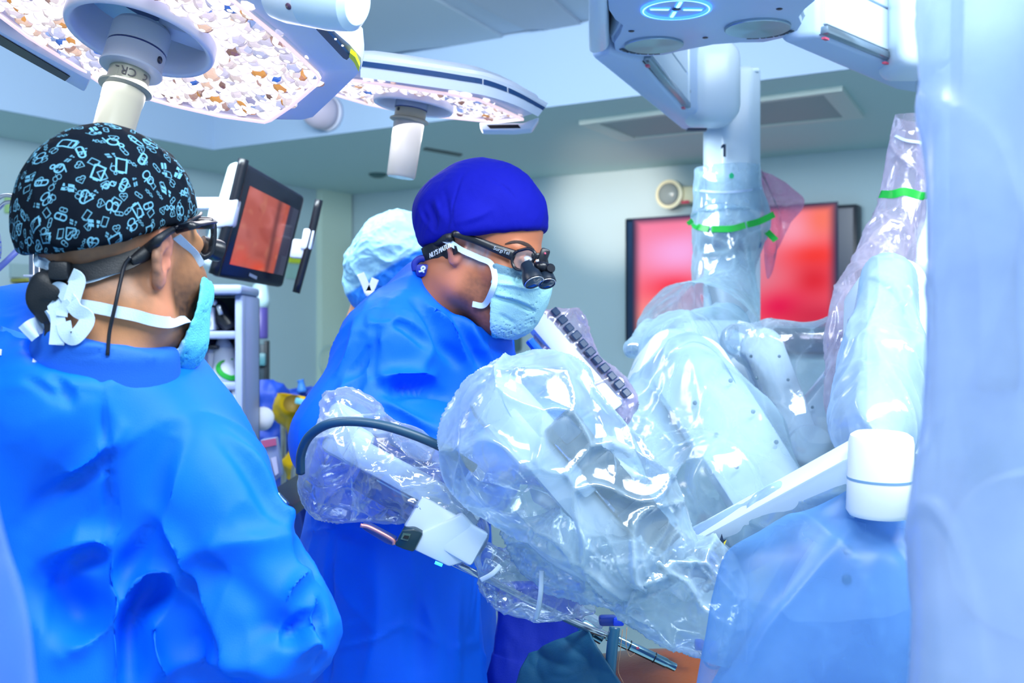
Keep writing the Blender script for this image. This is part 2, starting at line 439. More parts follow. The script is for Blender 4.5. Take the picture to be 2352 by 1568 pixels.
CREASE = [None]
def _cell(I, seed):
    h = I[:, 0]*73856093 ^ I[:, 1]*19349663 ^ I[:, 2]*83492791 ^ (seed*2654435761); h = (h ^ (h >> 13))*1274126177; h = h ^ (h >> 16)
    return np.stack([(h & 1023)/1023., ((h >> 10) & 1023)/1023., ((h >> 20) & 1023)/1023.], 1)
def worley(P, seed=0):
    I = np.floor(P).astype(np.int64); f1 = np.full(len(P), 9.); f2 = f1.copy()
    for dx in (-1, 0, 1):
        for dy in (-1, 0, 1):
            for dz in (-1, 0, 1):
                J = I+np.array([dx, dy, dz]); d = np.linalg.norm(J+_cell(J, seed)-P, axis=1)
                f2 = np.where(d < f1, f1, np.minimum(f2, d)); f1 = np.minimum(f1, d)
    return f1, f2
def foldfilm(V, Fq, amp, scale, seed=0, stretch=None, fine=.12):
    """plastic film: taut hollow facets between sharp raised creases, with broad swell and a little fine crinkle"""
    Fq = np.asarray(Fq); N = normals(V, Fq); P = V.copy()
    if stretch is not None:
        u = nrm(stretch[0]); P = P-np.outer(P@u, u)*(1-1/stretch[1])
    wv = np.stack([pn(P*scale*.8+7.1, seed+9), pn(P*scale*.8+3.3, seed+8), pn(P*scale*.8-5.7, seed+7)], 1)*.55/scale
    a, b = worley((P+wv)*scale, seed); e = np.minimum(b-a, .7); a2, b2 = worley((P+wv*.6)*scale*2.3, seed+3); e2 = np.minimum(b2-a2, .7)
    msk = sstep_(-.15, .25, pn(P*scale*.5+11., seed+5))
    D = -(1-np.exp(-e/.13))*.62-e*.45-(1-np.exp(-e2/.12))*.20*msk+pn(P*scale*.45, seed+2)*.8+(.5-np.abs(pn((P+wv)*scale*5, seed+4))*2)*fine*msk
    CREASE[0] = np.clip(np.exp(-e/.05)*(.35+.65*msk)+.7*msk*np.exp(-e2/.05), 0, 1)
    return V+N*(D*amp)[:, None]
def sstep_(a, b, x): t = np.clip((x-a)/(b-a), 0, 1); return t*t*(3-2*t)
# ================================================================== the room
K = at(800, 448, 8.16); A = nrm([-2975-1176, F, 0])*-1; B = nrm(np.cross([0, 0, 1], A)); B = B if B[1] < 0 else -B
K0 = np.array([K[0], K[1], 0.]); UP = np.array([0, 0, 1.])
ZS, ZC = 2.55, 2.91
def rp(s, t, z): return K0+A*s+B*t+UP*z
def slab(s0, s1, t0, t1, z0, z1, bevel=0.): return prism([rp(s0, t0, z0), rp(s1, t0, z0), rp(s1, t1, z0), rp(s0, t1, z0)], UP*(z1-z0), bevel)
wallm = mat('painted_wall', (172, 196, 206), .6, vary=.02, vscale=.8)
ceilm = mat('ceiling_paint', (176, 190, 208), .7)
soffm = mat('soffit_paint', (184, 208, 208), .7)
struct('wall_right', slab(-.1, 10, -.12, 0, 0, 3.0), wallm)
struct('wall_left', slab(-.12, 0, -.12, 10.5, 0, 3.0), wallm)
struct('floor', slab(-.1, 10, -.1, 10.5, -.06, 0), mat('vinyl_floor', (170, 196, 204), .35))
struct('ceiling', slab(-.1, 10, -.1, 10.5, ZC, ZC+.08), ceilm)
cc = at(490, 345, 6.25); s_e = float((cc-K0)@A); t_e = float((cc-K0)@B)
tr1 = struct('trim_1', slab(0, 10, 0, t_e, ZS, ZC-.002), soffm)
tr2 = struct('trim_2', slab(0, s_e, t_e, 10.5, ZS, ZC-.002), soffm)
facem = mat('soffit_face_paint', (160, 184, 212), .6)
struct('trim_3', slab(s_e, 10, t_e, t_e+.012, ZS, ZC-.003), facem)
struct('trim_4', slab(s_e, s_e+.012, t_e+.012, 10.5, ZS, ZC-.003), facem)
def wallpt(px, py, off=0.): return rayplane(px, py, K0+B*off, B)
def lwallpt(px, py, off=0.): return rayplane(px, py, K0+A*off, A)
def st(p): q = np.asarray(p)-K0; return float(q@A), float(q@B)
# corner pillar: the pale strip between the cart and the surgeon
q0 = lwallpt(727, 700); q1 = lwallpt(800, 700)
struct('trim_5', slab(0, .05, 0.02, st(q0)[1], 0, ZS), mat('pale_door_frame', (196, 216, 204), .5))
# recessed panels of the raised ceiling
for i, (pts, g) in enumerate([(((1010, -40), (1230, -40), (1345, 58), (1205, 62)), (170, 180, 196)), (((780, -30), (960, -30), (1165, 85), (860, 118)), (176, 190, 204))]):
    P = [rayplane(px, py, [0, 0, ZC], UP) for px, py in pts]
    struct('trim_%d' % (6+i), prism(P, -UP*.014), mat('ceiling_panel_%d' % i, g, .6))
# air return grille in the soffit
P = [rayplane(px, py, [0, 0, ZS], UP) for px, py in ((1330, 277), (1935, 197), (1985, 262), (1430, 316))]
t = thing('ceiling_vent', 'dark rectangular air vent with pale frame in the ceiling soffit', 'vent', (P[0]+P[2])/2)
cen = sum(P)/4; inn = [cen+(p-cen)*np.array([.86, .86, 1]) for p in P]
mk('vent_panel', prism(inn, -UP*.012), mat('vent_dark', (146, 164, 166), .6), t, False)
for i in range(4):
    j = (i+1) % 4
    mk('vent_frame', prism([P[i], P[j], inn[j], inn[i]], -UP*.02), mat('vent_frame', (196, 208, 204), .5), t, False)
# small ceiling fittings
p = rayplane(868, 399, [0, 0, ZS], UP)
mk('smoke_detector', lathe([(.055, 0), (.055, -.012), (.03, -.024)], p, UP, 20), mat('dark_teal', (60, 96, 98), .5), label='small dark round detector under the greenish soffit', cat='detector')
P = [rayplane(px, py, [0, 0, ZS], UP) for px, py in ((978, 338), (1062, 353), (1055, 357), (972, 342))]
mk('ceiling_slot', prism(P, -UP*.008), mat('slot_dark', (86, 100, 100), .6), smooth=False, label='narrow dark air slot in the soffit behind the small lamp', cat='vent')
# dome camera on the soffit face
p = rayplane(758, 262, rp(s_e, t_e+.012, 0), B)
t = thing('dome_camera', 'pale domed ceiling camera behind the edge of the large lamp', 'camera', p)
pl = mat('pale_plastic', (205, 205, 222), .35)
mk('mount', lathe([(.09, 0), (.09, .03)], p, B, 24), pl, t)
mk('dome', lathe([(.085, .03), (.09, .07), (.08, .12), (.055, .155), (.02, .172), (.001, .175)], p, B, 24), mat('pink_grey_plastic', (190, 178, 196), .25), t)

# ------------------------------------------------------------------ wall display
dp = [wallpt(1435, 502, .10), wallpt(1968, 465, .10)]
ztop = dp[0][2]; s0, s1 = st(dp[0])[0], st(dp[1])[0]; zb = wallpt(1435, 812, .10)[2]
t = thing('wall_display', 'wide black wall screen showing two red and pink camera pictures', 'monitor', rp((s0+s1)/2, .05, zb))
mk('housing', slab(s0, s1, .01, .098, zb, ztop, .008), mat('black_plastic', (14, 26, 44), .35), t, autos=30)
mk('bezel', slab(s0+.02, s1-.02, .098, .101, zb+.02, ztop-.02), mat('screen_navy', (18, 44, 78), .25), t, False)
def picture(px0, px1, py0, py1, fn, nu=60, nv=80, off=.104):
    a0, a1 = st(wallpt(px0, 600, off))[0], st(wallpt(px1, 600, off))[0]; z1, z0 = wallpt((px0+px1)/2, py0, off)[2], wallpt((px0+px1)/2, py1, off)[2]
    VF = grid(rp(a0, off, z1), rp(a1, off, z1), rp(a0, off, z0), rp(a1, off, z0), nu, nv)
    u, v = np.meshgrid(np.linspace(0, 1, nu), np.linspace(0, 1, nv)); return VF, fn(u.ravel(), v.ravel())
def blobs(base, lst):
    def fn(u, v):
        c = np.tile(np.array(lin(base)), (len(u), 1))
        for (x, y, rx, ry, rgb) in lst:
            k = np.exp(-(((u-x)/rx)**2+((v-y)/ry)**2))[:, None]; c = c*(1-k)+np.array(lin(rgb))*k
        e = np.minimum(np.minimum(u, 1-u)/.13, np.minimum(v, 1-v)/.08).clip(0, 1); e = (e*e*(3-2*e))[:, None]
        return c*e+np.array(lin((22, 44, 78)))*(1-e)
    return fn
scr = screen_mat('display_picture', .74)
VF, c = picture(1452, 1655, 495, 765, blobs((255, 120, 140), [(.55, .28, .45, .25, (255, 178, 240)), (.45, .05, .5, .16, (255, 130, 165)), (.5, .62, .4, .14, (255, 40, 70)), (.3, .93, .4, .18, (255, 160, 140)), (.95, .5, .15, .6, (200, 110, 150))]))
mk('picture', VF, scr, t, False, cols=c)
VF, c = picture(1700, 1925, 470, 755, blobs((250, 90, 110), [(.55, .2, .35, .2, (255, 160, 185)), (.85, .12, .2, .2, (255, 120, 100)), (.8, .42, .4, .12, (255, 60, 50)), (.75, .62, .28, .16, (225, 0, 28)), (.3, .6, .25, .15, (240, 110, 130)), (.4, .82, .3, .13, (240, 0, 80)), (.8, .9, .4, .14, (210, 16, 60)), (.1, .35, .2, .3, (200, 150, 180))]))
mk('picture', VF, scr, t, False, cols=c)
# emergency light above the display
p = wallpt(1565, 445, .0)
t = thing('emergency_light', 'cream wall emergency lamp unit with round lamp above the wide screen', 'lamp', p)
cream = mat('cream_plastic', (226, 222, 190), .4)
e0, e1 = wallpt(1524, 475, .02), wallpt(1640, 418, .02)
mk('case', slab(st(e0)[0], st(e1)[0], .002, .11, e0[2], e1[2]-.02, .03), cream, t, autos=40)
for px in (1541, 1625):
    c = wallpt(px, 447, .11)
    mk('lamp_head', lathe([(.075, -.02), (.085, .0), (.085, .03), (.07, .035)], c, B, 24), cream, t, autos=35)
    mk('lamp_glass', lathe([(.068, .032), (.06, .05), (.035, .062), (.002, .066)], c, B, 20), mat('lamp_glass', (140, 150, 150), .2), t)
c = wallpt(1574, 464, .112); mk('indicator', box(c, (.05, .006, .016), (A, -B, UP)), mat('indicator_red', (200, 60, 90), .4), t, False)
# serving hatch / window in the wall behind the third person
h0, h1 = wallpt(840, 553), wallpt(1010, 553); zt = h0[2]; zbm = wallpt(840, 760)[2]
wn = bpy.data.objects.new('window_1', None); col.objects.link(wn); wn['kind'] = 'structure'; wn.location = Vector(rp((st(h0)[0]+st(h1)[0])/2, 0, zbm)); ORG[wn] = np.array(wn.location)
sa, sb = st(h0)[0], st(h1)[0]
fm = mat('window_frame_dark', (70, 78, 66), .5)
for bx in ((sa, sb, zt-.06, zt), (sa, sb, zbm, zbm+.06), (sa, sa+.05, zbm+.06, zt-.06), (sb-.05, sb, zbm+.06, zt-.06)):
    mk('window_frame', slab(bx[0], bx[1], .001, .05, bx[2], bx[3]), fm, wn, False)
mk('window_pane', slab(sa+.05, sb-.05, .002, .02, zbm+.06, zt-.06), mat('yellowish_pane', (206, 212, 168), .3), wn, False)
p = wallpt(868, 640, .02); mk('blind', slab(sa+.06, sa+.2, .021, .03, zbm+.08, zt-.1), mat('blind_cream', (220, 224, 190), .6), wn, False)
# soap dispenser low on the wall, seen between surgeon and small arm
p = wallpt(1188, 785)
t = thing('soap_dispenser', 'grey green dispenser on the wall behind the surgeon\'s chest', 'dispenser', p)
mk('tank', box(p+B*.06+UP*.0, (.09, .1, .12), (A, B, UP), .02), mat('dispenser_green', (78, 108, 112), .4), t, autos=40)
mk('cap', box(p+B*.06+UP*.08, (.05, .06, .03), (A, B, UP), .008), mat('dispenser_dark', (50, 66, 70), .4), t, autos=40)
# yellow green notice and small board on the left wall
def wallcard(name, x0, y0, x1, y1, rgb, label, cat, th=.012):
    a, b = lwallpt(x0, (y0+y1)/2, .01), lwallpt(x1, (y0+y1)/2, .01); m_ = lwallpt((x0+x1)/2, y0, .01)[2]; n_ = lwallpt((x0+x1)/2, y1, .01)[2]
    return mk(name, slab(.003, .003+th, min(st(a)[1], st(b)[1]), max(st(a)[1], st(b)[1]), min(m_, n_), max(m_, n_)), mat('card_%d_%d_%d' % rgb, rgb, .6), None, False, label=label, cat=cat)
wallcard('notice', 664, 588, 692, 604, (200, 220, 60), 'small yellow green notice on the wall under the tilted tablet screen', 'notice')
wallcard('notice', 658, 606, 690, 640, (150, 190, 186), 'pale grey notice on the wall below the yellow green one', 'notice')
wallcard('sign', 12, 452, 40, 490, (150, 190, 130), 'green and yellow sign on the wall by the steel hooks', 'sign')
wallcard('sign', 34, 474, 42, 490, (200, 90, 70), 'tiny red sign against the edge of the patterned cap', 'sign')
wallcard('poster', 24, 606, 70, 638, (150, 176, 182), 'pale wall chart left of the chrome pole', 'poster')
# storage rail with bins, left
def lwbox(x0, y0, x1, y1, dep, rgb, nm, par):
    a, b = lwallpt(x0, (y0+y1)/2, .01), lwallpt(x1, (y0+y1)/2, .01); m_ = lwallpt((x0+x1)/2, y0, .01)[2]; n_ = lwallpt((x0+x1)/2, y1, .01)[2]
    return mk(nm, slab(.003, dep, min(st(a)[1], st(b)[1]), max(st(a)[1], st(b)[1]), min(m_, n_), max(m_, n_), .006), mat('bin_%d_%d_%d' % rgb, rgb, .5), par, autos=40)
p = lwallpt(48, 690)
t = thing('storage_rack', 'small wall rack of coloured bins left of the chrome pole', 'rack', p)
lwbox(25, 641, 72, 649, .14, (150, 150, 60), 'shelf', t); lwbox(25, 677, 72, 683, .16, (40, 90, 180), 'shelf', t)
lwbox(44, 683, 55, 712, .05, (40, 90, 180), 'post', t)
for a_ in ((30, 668, 40, 677, (200, 70, 80)), (42, 670, 50, 677, (190, 60, 80)), (54, 655, 68, 677, (150, 190, 200)), (28, 688, 40, 696, (120, 200, 200)), (28, 697, 42, 706, (210, 120, 120)), (29, 707, 42, 716, (60, 80, 200)), (58, 690, 70, 708, (190, 120, 120))):
    lwbox(*a_[:4], .12, a_[4], 'bin', t)
mk('carton', slab(.02, .4, st(lwallpt(4, 730))[1]-.35, st(lwallpt(4, 730))[1]+.1, lwallpt(40, 800)[2], lwallpt(40, 716)[2], .004), mat('brown_carton', (120, 116, 92), .7), label='brown carton below the wall rack at the left edge', cat='box', autos=40)
# ================================================================== surgical lamps
white = mat('white_enamel', (225, 232, 242), .28)
lampbody = mat('lamp_housing', (214, 218, 234), .3)
greym = mat('grey_hub', (182, 188, 204), .3)
creamp = mat('handle_cream', (152, 152, 138), .28)
navy = mat('navy_stripe', (8, 62, 118), .3)
blk = mat('gloss_black', (10, 12, 20), .2)
def lens_mat():
    m, nt, out = new_mat('led_lens'); L = nt.links.new; N = nt.nodes.new
    tc = N('ShaderNodeTexCoord'); oi = N('ShaderNodeObjectInfo')
    ad = N('ShaderNodeVectorMath'); ad.operation = 'ADD'; L(tc.outputs['Object'], ad.inputs[0])
    cmb = N('ShaderNodeCombineXYZ'); r7 = (E(nt, oi.outputs['Random'])*7.0); L(r7.k, cmb.inputs[0]); L((r7*2.3).k, cmb.inputs[1]); L(cmb.outputs[0], ad.inputs[1])
    vo = N('ShaderNodeTexVoronoi'); vo.inputs['Scale'].default_value = 48.0; L(ad.outputs[0], vo.inputs['Vector'])
    sp = N('ShaderNodeSeparateColor'); L(vo.outputs['Color'], sp.inputs[0])
    def ramp(stops, fac):
        r = N('ShaderNodeValToRGB'); r.color_ramp.interpolation = 'CONSTANT'; el = r.color_ramp.elements
        while len(el) < len(stops): el.new(.5)
        for e, (p, c) in zip(el, stops): e.position = p; e.color = (*c, 1)
        L(fac, r.inputs[0]); return r.outputs[0]
    W_ = (1.5, 1.4, 1.6)
    cool = ramp([(0, W_), (.40, (.62, .64, .95)), (.55, W_), (.66, (.30, .42, .85)), (.75, (.9, .8, .95)), (.88, (.06, .18, .72)), (.93, (1.2, 1.1, 1.3))], sp.outputs[0])
    warm = ramp([(0, W_), (.38, (.95, .66, .55)), (.52, W_), (.66, (.50, .30, .26)), (.76, (.9, .78, .85)), (.87, (.80, .36, .08)), (.93, (.28, .15, .13))], sp.outputs[0])
    neut = ramp([(0, W_), (.48, (.72, .68, .92)), (.60, W_), (.78, (.85, .72, .76)), (.88, (.38, .36, .62)), (.93, W_)], sp.outputs[0])
    def mixc(f, a, b):
        x = N('ShaderNodeMix'); x.data_type = 'RGBA'; L(f, x.inputs[0]); L(a, x.inputs[6]); L(b, x.inputs[7]); return x.outputs[2]
    rnd = E(nt, oi.outputs['Random'])
    c = mixc((rnd > .62).k, mixc((rnd > .3).k, neut, cool), warm)
    # bright spot in the middle of each lens
    vl = N('ShaderNodeVectorMath'); vl.operation = 'LENGTH'
    sx = N('ShaderNodeSeparateXYZ'); L(tc.outputs['Object'], sx.inputs[0]); cx = N('ShaderNodeCombineXYZ'); L(sx.outputs[0], cx.inputs[0]); L(sx.outputs[1], cx.inputs[1]); L(cx.outputs[0], vl.inputs[0])
    core = (E(nt, vl.outputs['Value']) < .0042)
    hot = N('ShaderNodeRGB'); hot.outputs[0].default_value = (2.4, 2.3, 2.5, 1)
    c = mixc(core.k, c, hot.outputs[0])
    lw = N('ShaderNodeLayerWeight'); lw.inputs[0].default_value = .5
    em = N('ShaderNodeEmission'); L(c, em.inputs[0]); L((.86-(E(nt, lw.outputs['Facing'])).pow(1.5)*.62).k, em.inputs[1])
    gl = N('ShaderNodeBsdfGlossy'); gl.inputs[1].default_value = .05
    mx = N('ShaderNodeMixShader'); mx.inputs[0].default_value = .12; L(em.outputs[0], mx.inputs[1]); L(gl.outputs[0], mx.inputs[2])
    L(mx.outputs[0], out.inputs[0]); m.cycles.emission_sampling = 'NONE'
    return m
lensm = lens_mat()
glowrim = mat('lit_rim', (250, 224, 226), .3, emit=(255, 220, 215), estr=.55)
def lens_mesh(r):
    V, Fc = lathe([(r, 0), (r*.98, r*.30), (r*.78, r*.62), (r*.42, r*.78), (.0005, r*.84)], (0, 0, 0), (0, 0, 1), 8)
    me = bpy.data.meshes.new('lens'); me.from_pydata(V.tolist(), [], Fc); me.materials.append(lensm); return me
def inpoly(x, y, P):
    c = False; n = len(P)
    for i in range(n):
        x1, y1 = P[i]; x2, y2 = P[i-1]
        if (y1 > y) != (y2 > y) and x < (x2-x1)*(y-y1)/(y2-y1)+x1: c = not c
    return c
def lamp(label, hub, d, imgdir, ang, lens_px, outer_px, ring_a, spacing, back, power, ring_shift=(0, 0)):
    O = at(*hub, d); vd = nrm(CAM-O)
    t0 = np.array([imgdir[0], 0, -imgdir[1]]); t0 = nrm(t0-vd*np.dot(t0, vd)); n = math.cos(math.radians(ang))*vd+math.sin(math.radians(ang))*t0
    e1 = nrm(np.cross(n, vd)); e1 = e1 if e1[0] > 0 else -e1; e2 = np.cross(n, e1)
    on = lambda px, py, h=0.: rayplane(px, py, O+n*h, n)
    root = thing('surgical_lamp', label, 'lamp', O)
    uv = lambda p: ((p-O)@e1, (p-O)@e2)
    lp = [on(*q) for q in lens_px]; op = [on(*q) for q in outer_px]; P2 = [uv(p) for p in lp]
    cz = sum(op)/len(op)
    # housing: rim bevel, outer wall, back
    rings = [[p for p in lp], [p-n*.004+(q-p)*.06 for p, q in zip(lp, op)], [q-n*.010 for q in op], [q-n*(back*.55) for q in op], [cz+(q-cz)*.97-n*back for q in op], [cz+(q-cz)*.80-n*(back*1.35) for q in op], [cz+(q-cz)*.3-n*(back*1.6) for q in op]]
    m = len(lp); V = np.array([p for r in rings for p in r]); Fc = []
    for i in range(len(rings)-1):
        for j in range(m): k = (j+1) % m; Fc.append([i*m+j, i*m+k, (i+1)*m+k, (i+1)*m+j])
    Fc.append([(len(rings)-1)*m+j for j in range(m)])
    mk('housing', (V, Fc), lampbody, root, autos=35)
    # reflector plate behind the lenses with the round opening left free
    rc = O+e1*ring_shift[0]+e2*ring_shift[1]
    th = np.linspace(0, 2*math.pi, 73)[:-1]; inner = [rc+(e1*math.cos(a)+e2*math.sin(a))*ring_a*.98-n*.012 for a in th]
    outer = []
    for a in th:
        dr = e1*math.cos(a)+e2*math.sin(a); best = 9.
        for i in range(m):
            p, q = lp[i], lp[(i+1) % m]; px_, qx_ = uv(p), uv(q); dx, dy = math.cos(a), math.sin(a)
            ex_, ey_ = qx_[0]-px_[0], qx_[1]-px_[1]; det = dx*(-ey_)-dy*(-ex_)
            if abs(det) < 1e-12: continue
            wx, wy = px_[0]-ring_shift[0], px_[1]-ring_shift[1]
            tt = (wx*(-ey_)-wy*(-ex_))/det; ss = (dx*wy-dy*wx)/det
            if tt > 0 and -.001 <= ss <= 1.001: best = min(best, tt)
        outer.append(rc+dr*best-n*.012)
    N_ = len(th); V = np.array(inner+outer); Fc = [[i, (i+1) % N_, N_+(i+1) % N_, N_+i] for i in range(N_)]
    mk('reflector', (V, Fc), mat('reflector_glow', (235, 225, 240), .2, emit=(240, 225, 245), estr=.75), root, False)
    # lit clear rim round the lens field
    mk('rim', tube([p+n*.002 for p in lp]+[lp[0]+n*.002], .0032, n=m*3, seg=6, smooth=False, cap=False), glowrim, root)
    # lenses
    me = lens_mesh(spacing*.60); Rm = Matrix((e1, np.cross(n, e1), n)).transposed().to_4x4(); cnt = 0
    xs = [q[0] for q in P2]; ys = [q[1] for q in P2]; row = 0; y = min(ys); cand = []
    while y < max(ys):
        x = min(xs)+(row % 2)*spacing/2
        while x < max(xs):
            if inpoly(x, y, P2) and math.hypot(x-ring_shift[0], y-ring_shift[1]) > ring_a*1.0+spacing*.35:
                w_ = O+e1*x+e2*y; r_ = w_-CAM; sx_ = 1176+F*r_[0]/r_[1]; sy_ = 784-F*r_[2]/r_[1]
                vis = -60 < sx_ < 2400 and -40 < sy_; cand.append((not vis, random.random(), x, y))
            x += spacing
        y += spacing*.866; row += 1
    cand.sort()
    for _, _, x, y in cand[:296]:
        o = bpy.data.objects.new('lens', me); col.objects.link(o); o.parent = root
        o.matrix_local = Matrix.Translation(Vector(e1*(x+random.uniform(-.1, .1)*spacing)+e2*(y+random.uniform(-.1, .1)*spacing)-n*.011)) @ Rm @ Matrix.Rotation(random.uniform(0, 6.28), 4, 'Z') @ Matrix.Diagonal((1.0, random.uniform(.85, 1.1), random.uniform(.8, 1.2), 1))
    # ring wall round the opening, back plate seen through it
    mk('ring', lathe([(ring_a*.99, -.03), (ring_a*1.0, .004), (ring_a*.97, .009), (ring_a*.90, .006), (ring_a*.86, -.012), (ring_a*.86, -.05)], rc, n, 64, e1, cap=False), mat('ring_grey', (222, 222, 238), .35), root)
    bp_ = mk('back_plate', lathe([(ring_a*.86, -.048), (.001, -.052)], rc, n, 48, e1, cap=False), mat('back_plate_teal', (196, 236, 240), .4), root)
    return root, O, n, e1, e2, rc, on
# ---- large lamp, upper left
L1 = [(540, 2), (647, 89), (700, 138), (728, 165), (734, 176), (728, 190), (670, 240), (622, 273), (608, 278), (506, 264), (400, 240), (245, 197), (193, 161), (65, 82), (0, 33), (-75, -25), (-66, -80), (36, -130), (200, -110), (400, -60), (480, -35)]
O1 = [(612, -12), (742, 68), (800, 118), (826, 148), (826, 172), (812, 190), (760, 240), (715, 282), (690, 288), (510, 272), (400, 247), (240, 205), (185, 168), (55, 90), (-12, 40), (-95, -25), (-90, -95), (30, -150), (200, -130), (410, -80), (500, -55)]
root, O, n, e1, e2, rc, on = lamp('large lit surgical lamp hanging over the man in patterned cap', (323, 84), 1.62, (-.28, .96), 66.5, L1, O1, .106, .0245, .055, 0, (0, 0))
ppm = F/1.62
def hz(px, py, r, hub0=(326, 72)):      # helper for the hub stack: distance along the axis
    return r
ax = n
H = lambda k: k/ppm/.915
hub = lambda prof, nm, mt, x=40: mk(nm, lathe([(r/ppm, H(h)) for r, h in prof], rc, ax, 40, e1), mt, root, autos=30)
hub([(60, -22), (66, -14), (67, 2), (67, 30)], 'hub_cap', greym)
hub([(66, 31), (66, 33)], 'hub_groove', mat('dark_blue_line', (30, 50, 120), .4))
hr_ = hub([(67, 34), (67, 68), (71, 76), (70, 80), (60, 83)], 'hub_ring', greym)
co_ = hub([(46, 82), (46, 116)], 'collar', creamp); hub([(52, 116), (60, 119), (60, 123), (50, 127)], 'flange', creamp)
hub([(48, 126), (47, 150), (46, 152), (45, 240), (44, 256), (40, 262)], 'handle', creamp)
sd = nrm(CAM-rc); sd = nrm(sd-ax*np.dot(sd, ax)); tx = np.cross(ax, sd)
def onhub(a, h, r): return rc+ax*H(h)+(sd*math.cos(a)+tx*math.sin(a))*(r/ppm)
p = onhub(.9 if tx[0] > 0 else -.9, 52, 67); mk('hub_screw', lathe([(.0052, 0), (.0052, .0012)], p, p-(rc+ax*H(52)), 16), mat('screw_dark', (36, 36, 56), .3), hr_)
# spoke from hub to ring
sp0 = rc+e1*.03-n*.012; mk('spoke', box(rc+e1*.06-e2*.0-n*.028, (.085, .042, .02), (e1, e2, n), .005), mat('spoke_grey', (196, 204, 226), .35), root, autos=30)
# hand lettering on the collar, upside down in the photo
sgn = 1 if tx[0] > 0 else -1
for s_, a_ in (('CR', -.08), ('L', -.62), ('o', .72)):
    p = onhub(a_*sgn, 99, 46.6); mk('lettering', text(s_, .017 if s_ != 'o' else .02, p, -tx*sgn, ax), mat('marker_ink', (60, 60, 70), .5), co_, False)
# back plate label and stripe
lab = rc-e1*.052-e2*.0-n*.0495
lp0 = mk('label_plate', box(rc-e1*.045+n*(-.0490), (.05, .05, .0008), (e1, e2, n)), mat('label_pale', (186, 220, 226), .4), root, False)
for r_ in range(9):
    mk('label_line', box(rc-e1*(.048+.003*(r_ % 3))-e2*(.020-.0048*r_)-n*.0484, (.034-.006*(r_ % 3), .0016 if r_ not in (5, 7) else .003, .0006), (e1, e2, n)), mat('label_ink', (70, 110, 130), .5), lp0, False)
mk('stripe', prism([rc+e1*x-n*.0492+e2*y for x, y in ((-.03, -.03), (.0, -.045), (.06, -.022), (.03, -.01))], n*.0006), navy, root, False)
# control strip with two lit dots and yellow tab on the right end
ctl = [(728, 62), (748, 60), (806, 124), (798, 132), (790, 128)]
h_ = -.004
mk('control_strip', prism([on(px, py, h_) for px, py in ctl], n*.004), mat('control_navy', (6, 42, 86), .25), root, False)
for px, py in ((771, 89), (787, 104)):
    mk('indicator', lathe([(.0016, 0), (.0016, .0012)], on(px, py, 0.0002), n, 12), mat('white_led', (255, 255, 255), .4, emit=(255, 255, 255), estr=1.5), root)
mk('yellow_tab', prism([on(px, py, -.004) for px, py in ((806, 112), (818, 122), (828, 145), (826, 156), (816, 136), (804, 122))], n*.006), mat('yellow_tab', (222, 226, 20), .35), root, False)
# sensor bar along the lower left edge
mk('sensor_bar', prism([on(px, py, .012) for px, py in ((-120, 4), (0, 74), (207, 186), (194, 214), (0, 106), (-120, 42))], -n*.03, .005), mat('bar_white', (206, 218, 236), .3), root, autos=30)
mk('sensor_window', prism([on(px, py, .0128) for px, py in ((-110, 22), (0, 80), (161, 175), (150, 185), (0, 102), (-110, 44))], n*.0012), blk, root, False)
# yoke of the large lamp: white swivel with screw
p0, p1 = at(640, -20, 1.42), at(850, 12, 1.36); yk = nrm(p1-p0)
t = root
mk('swivel', lathe([(.02, -.01), (.034, 0), (.037, .02), (.037, .05)], p0, yk, 32), white, t, autos=30)
mk('swivel_arm', lathe([(.0372, .05), (.0375, .085), (.034, .115), (.026, .122)], p0, yk, 32), mat('swivel_pale', (206, 226, 240), .25), t, autos=30)
q = nrm(CAM-p0); q = nrm(q-yk*np.dot(q, yk)); dn = np.cross(yk, q); dn = dn if dn[2] < 0 else -dn
c = p0+yk*.045+(q*.9+dn*.42)*.037; mk('swivel_screw', lathe([(.0042, 0), (.0042, .001)], c, c-(p0+yk*.045), 14), mat('screw_maroon', (90, 60, 90), .3), t)
# ---- small lamp behind
L2 = [(1201, 272), (1150, 277), (1104, 275), (990, 264), (907, 250), (840, 236), (778, 218), (735, 203), (716, 193), (735, 184), (780, 181), (817, 183), (905, 195), (990, 208), (1045, 216), (1100, 227), (1150, 248)]
O2 = [(1236, 268), (1165, 283), (1104, 280), (990, 269), (905, 255), (836, 241), (772, 223), (725, 206), (702, 192), (725, 179), (780, 172), (825, 173), (910, 184), (1000, 198), (1060, 207), (1120, 218), (1185, 240)]
root2, O, n, e1, e2, rc, on = lamp('smaller lit surgical lamp with blue stripe in front of the ceiling soffit', (950, 239), 2.36, (-.15, .99), 79.5, L2, O2, .084, .0255, .042, 0)
ppm = F/2.36
H = lambda k: k/ppm/.98
ax = n; hubp = lambda prof, nm, mt: mk(nm, lathe([(r/ppm, H(h)) for r, h in prof], rc-e1*(4/ppm), ax, 36, e1), mt, root2, autos=30)
hubp([(38, -14), (38, 12)], 'hub_cap', mat('hub_metal', (176, 182, 204), .22, metal=.5))
hubp([(37.5, 12), (37.5, 14)], 'hub_groove', mat('dark_blue_line', (30, 50, 120), .4))
hubp([(36, 14), (36, 34)], 'collar', creamp); hubp([(40, 34), (45, 37), (45, 40), (37, 43)], 'flange', creamp); hubp([(35, 43), (34, 110), (33, 163), (30, 168)], 'handle', mat('handle_white', (160, 160, 160), .25))
sd = nrm(CAM-rc); sd = nrm(sd-ax*np.dot(sd, ax)); tx = np.cross(ax, sd); tx = tx if tx[0] > 0 else -tx
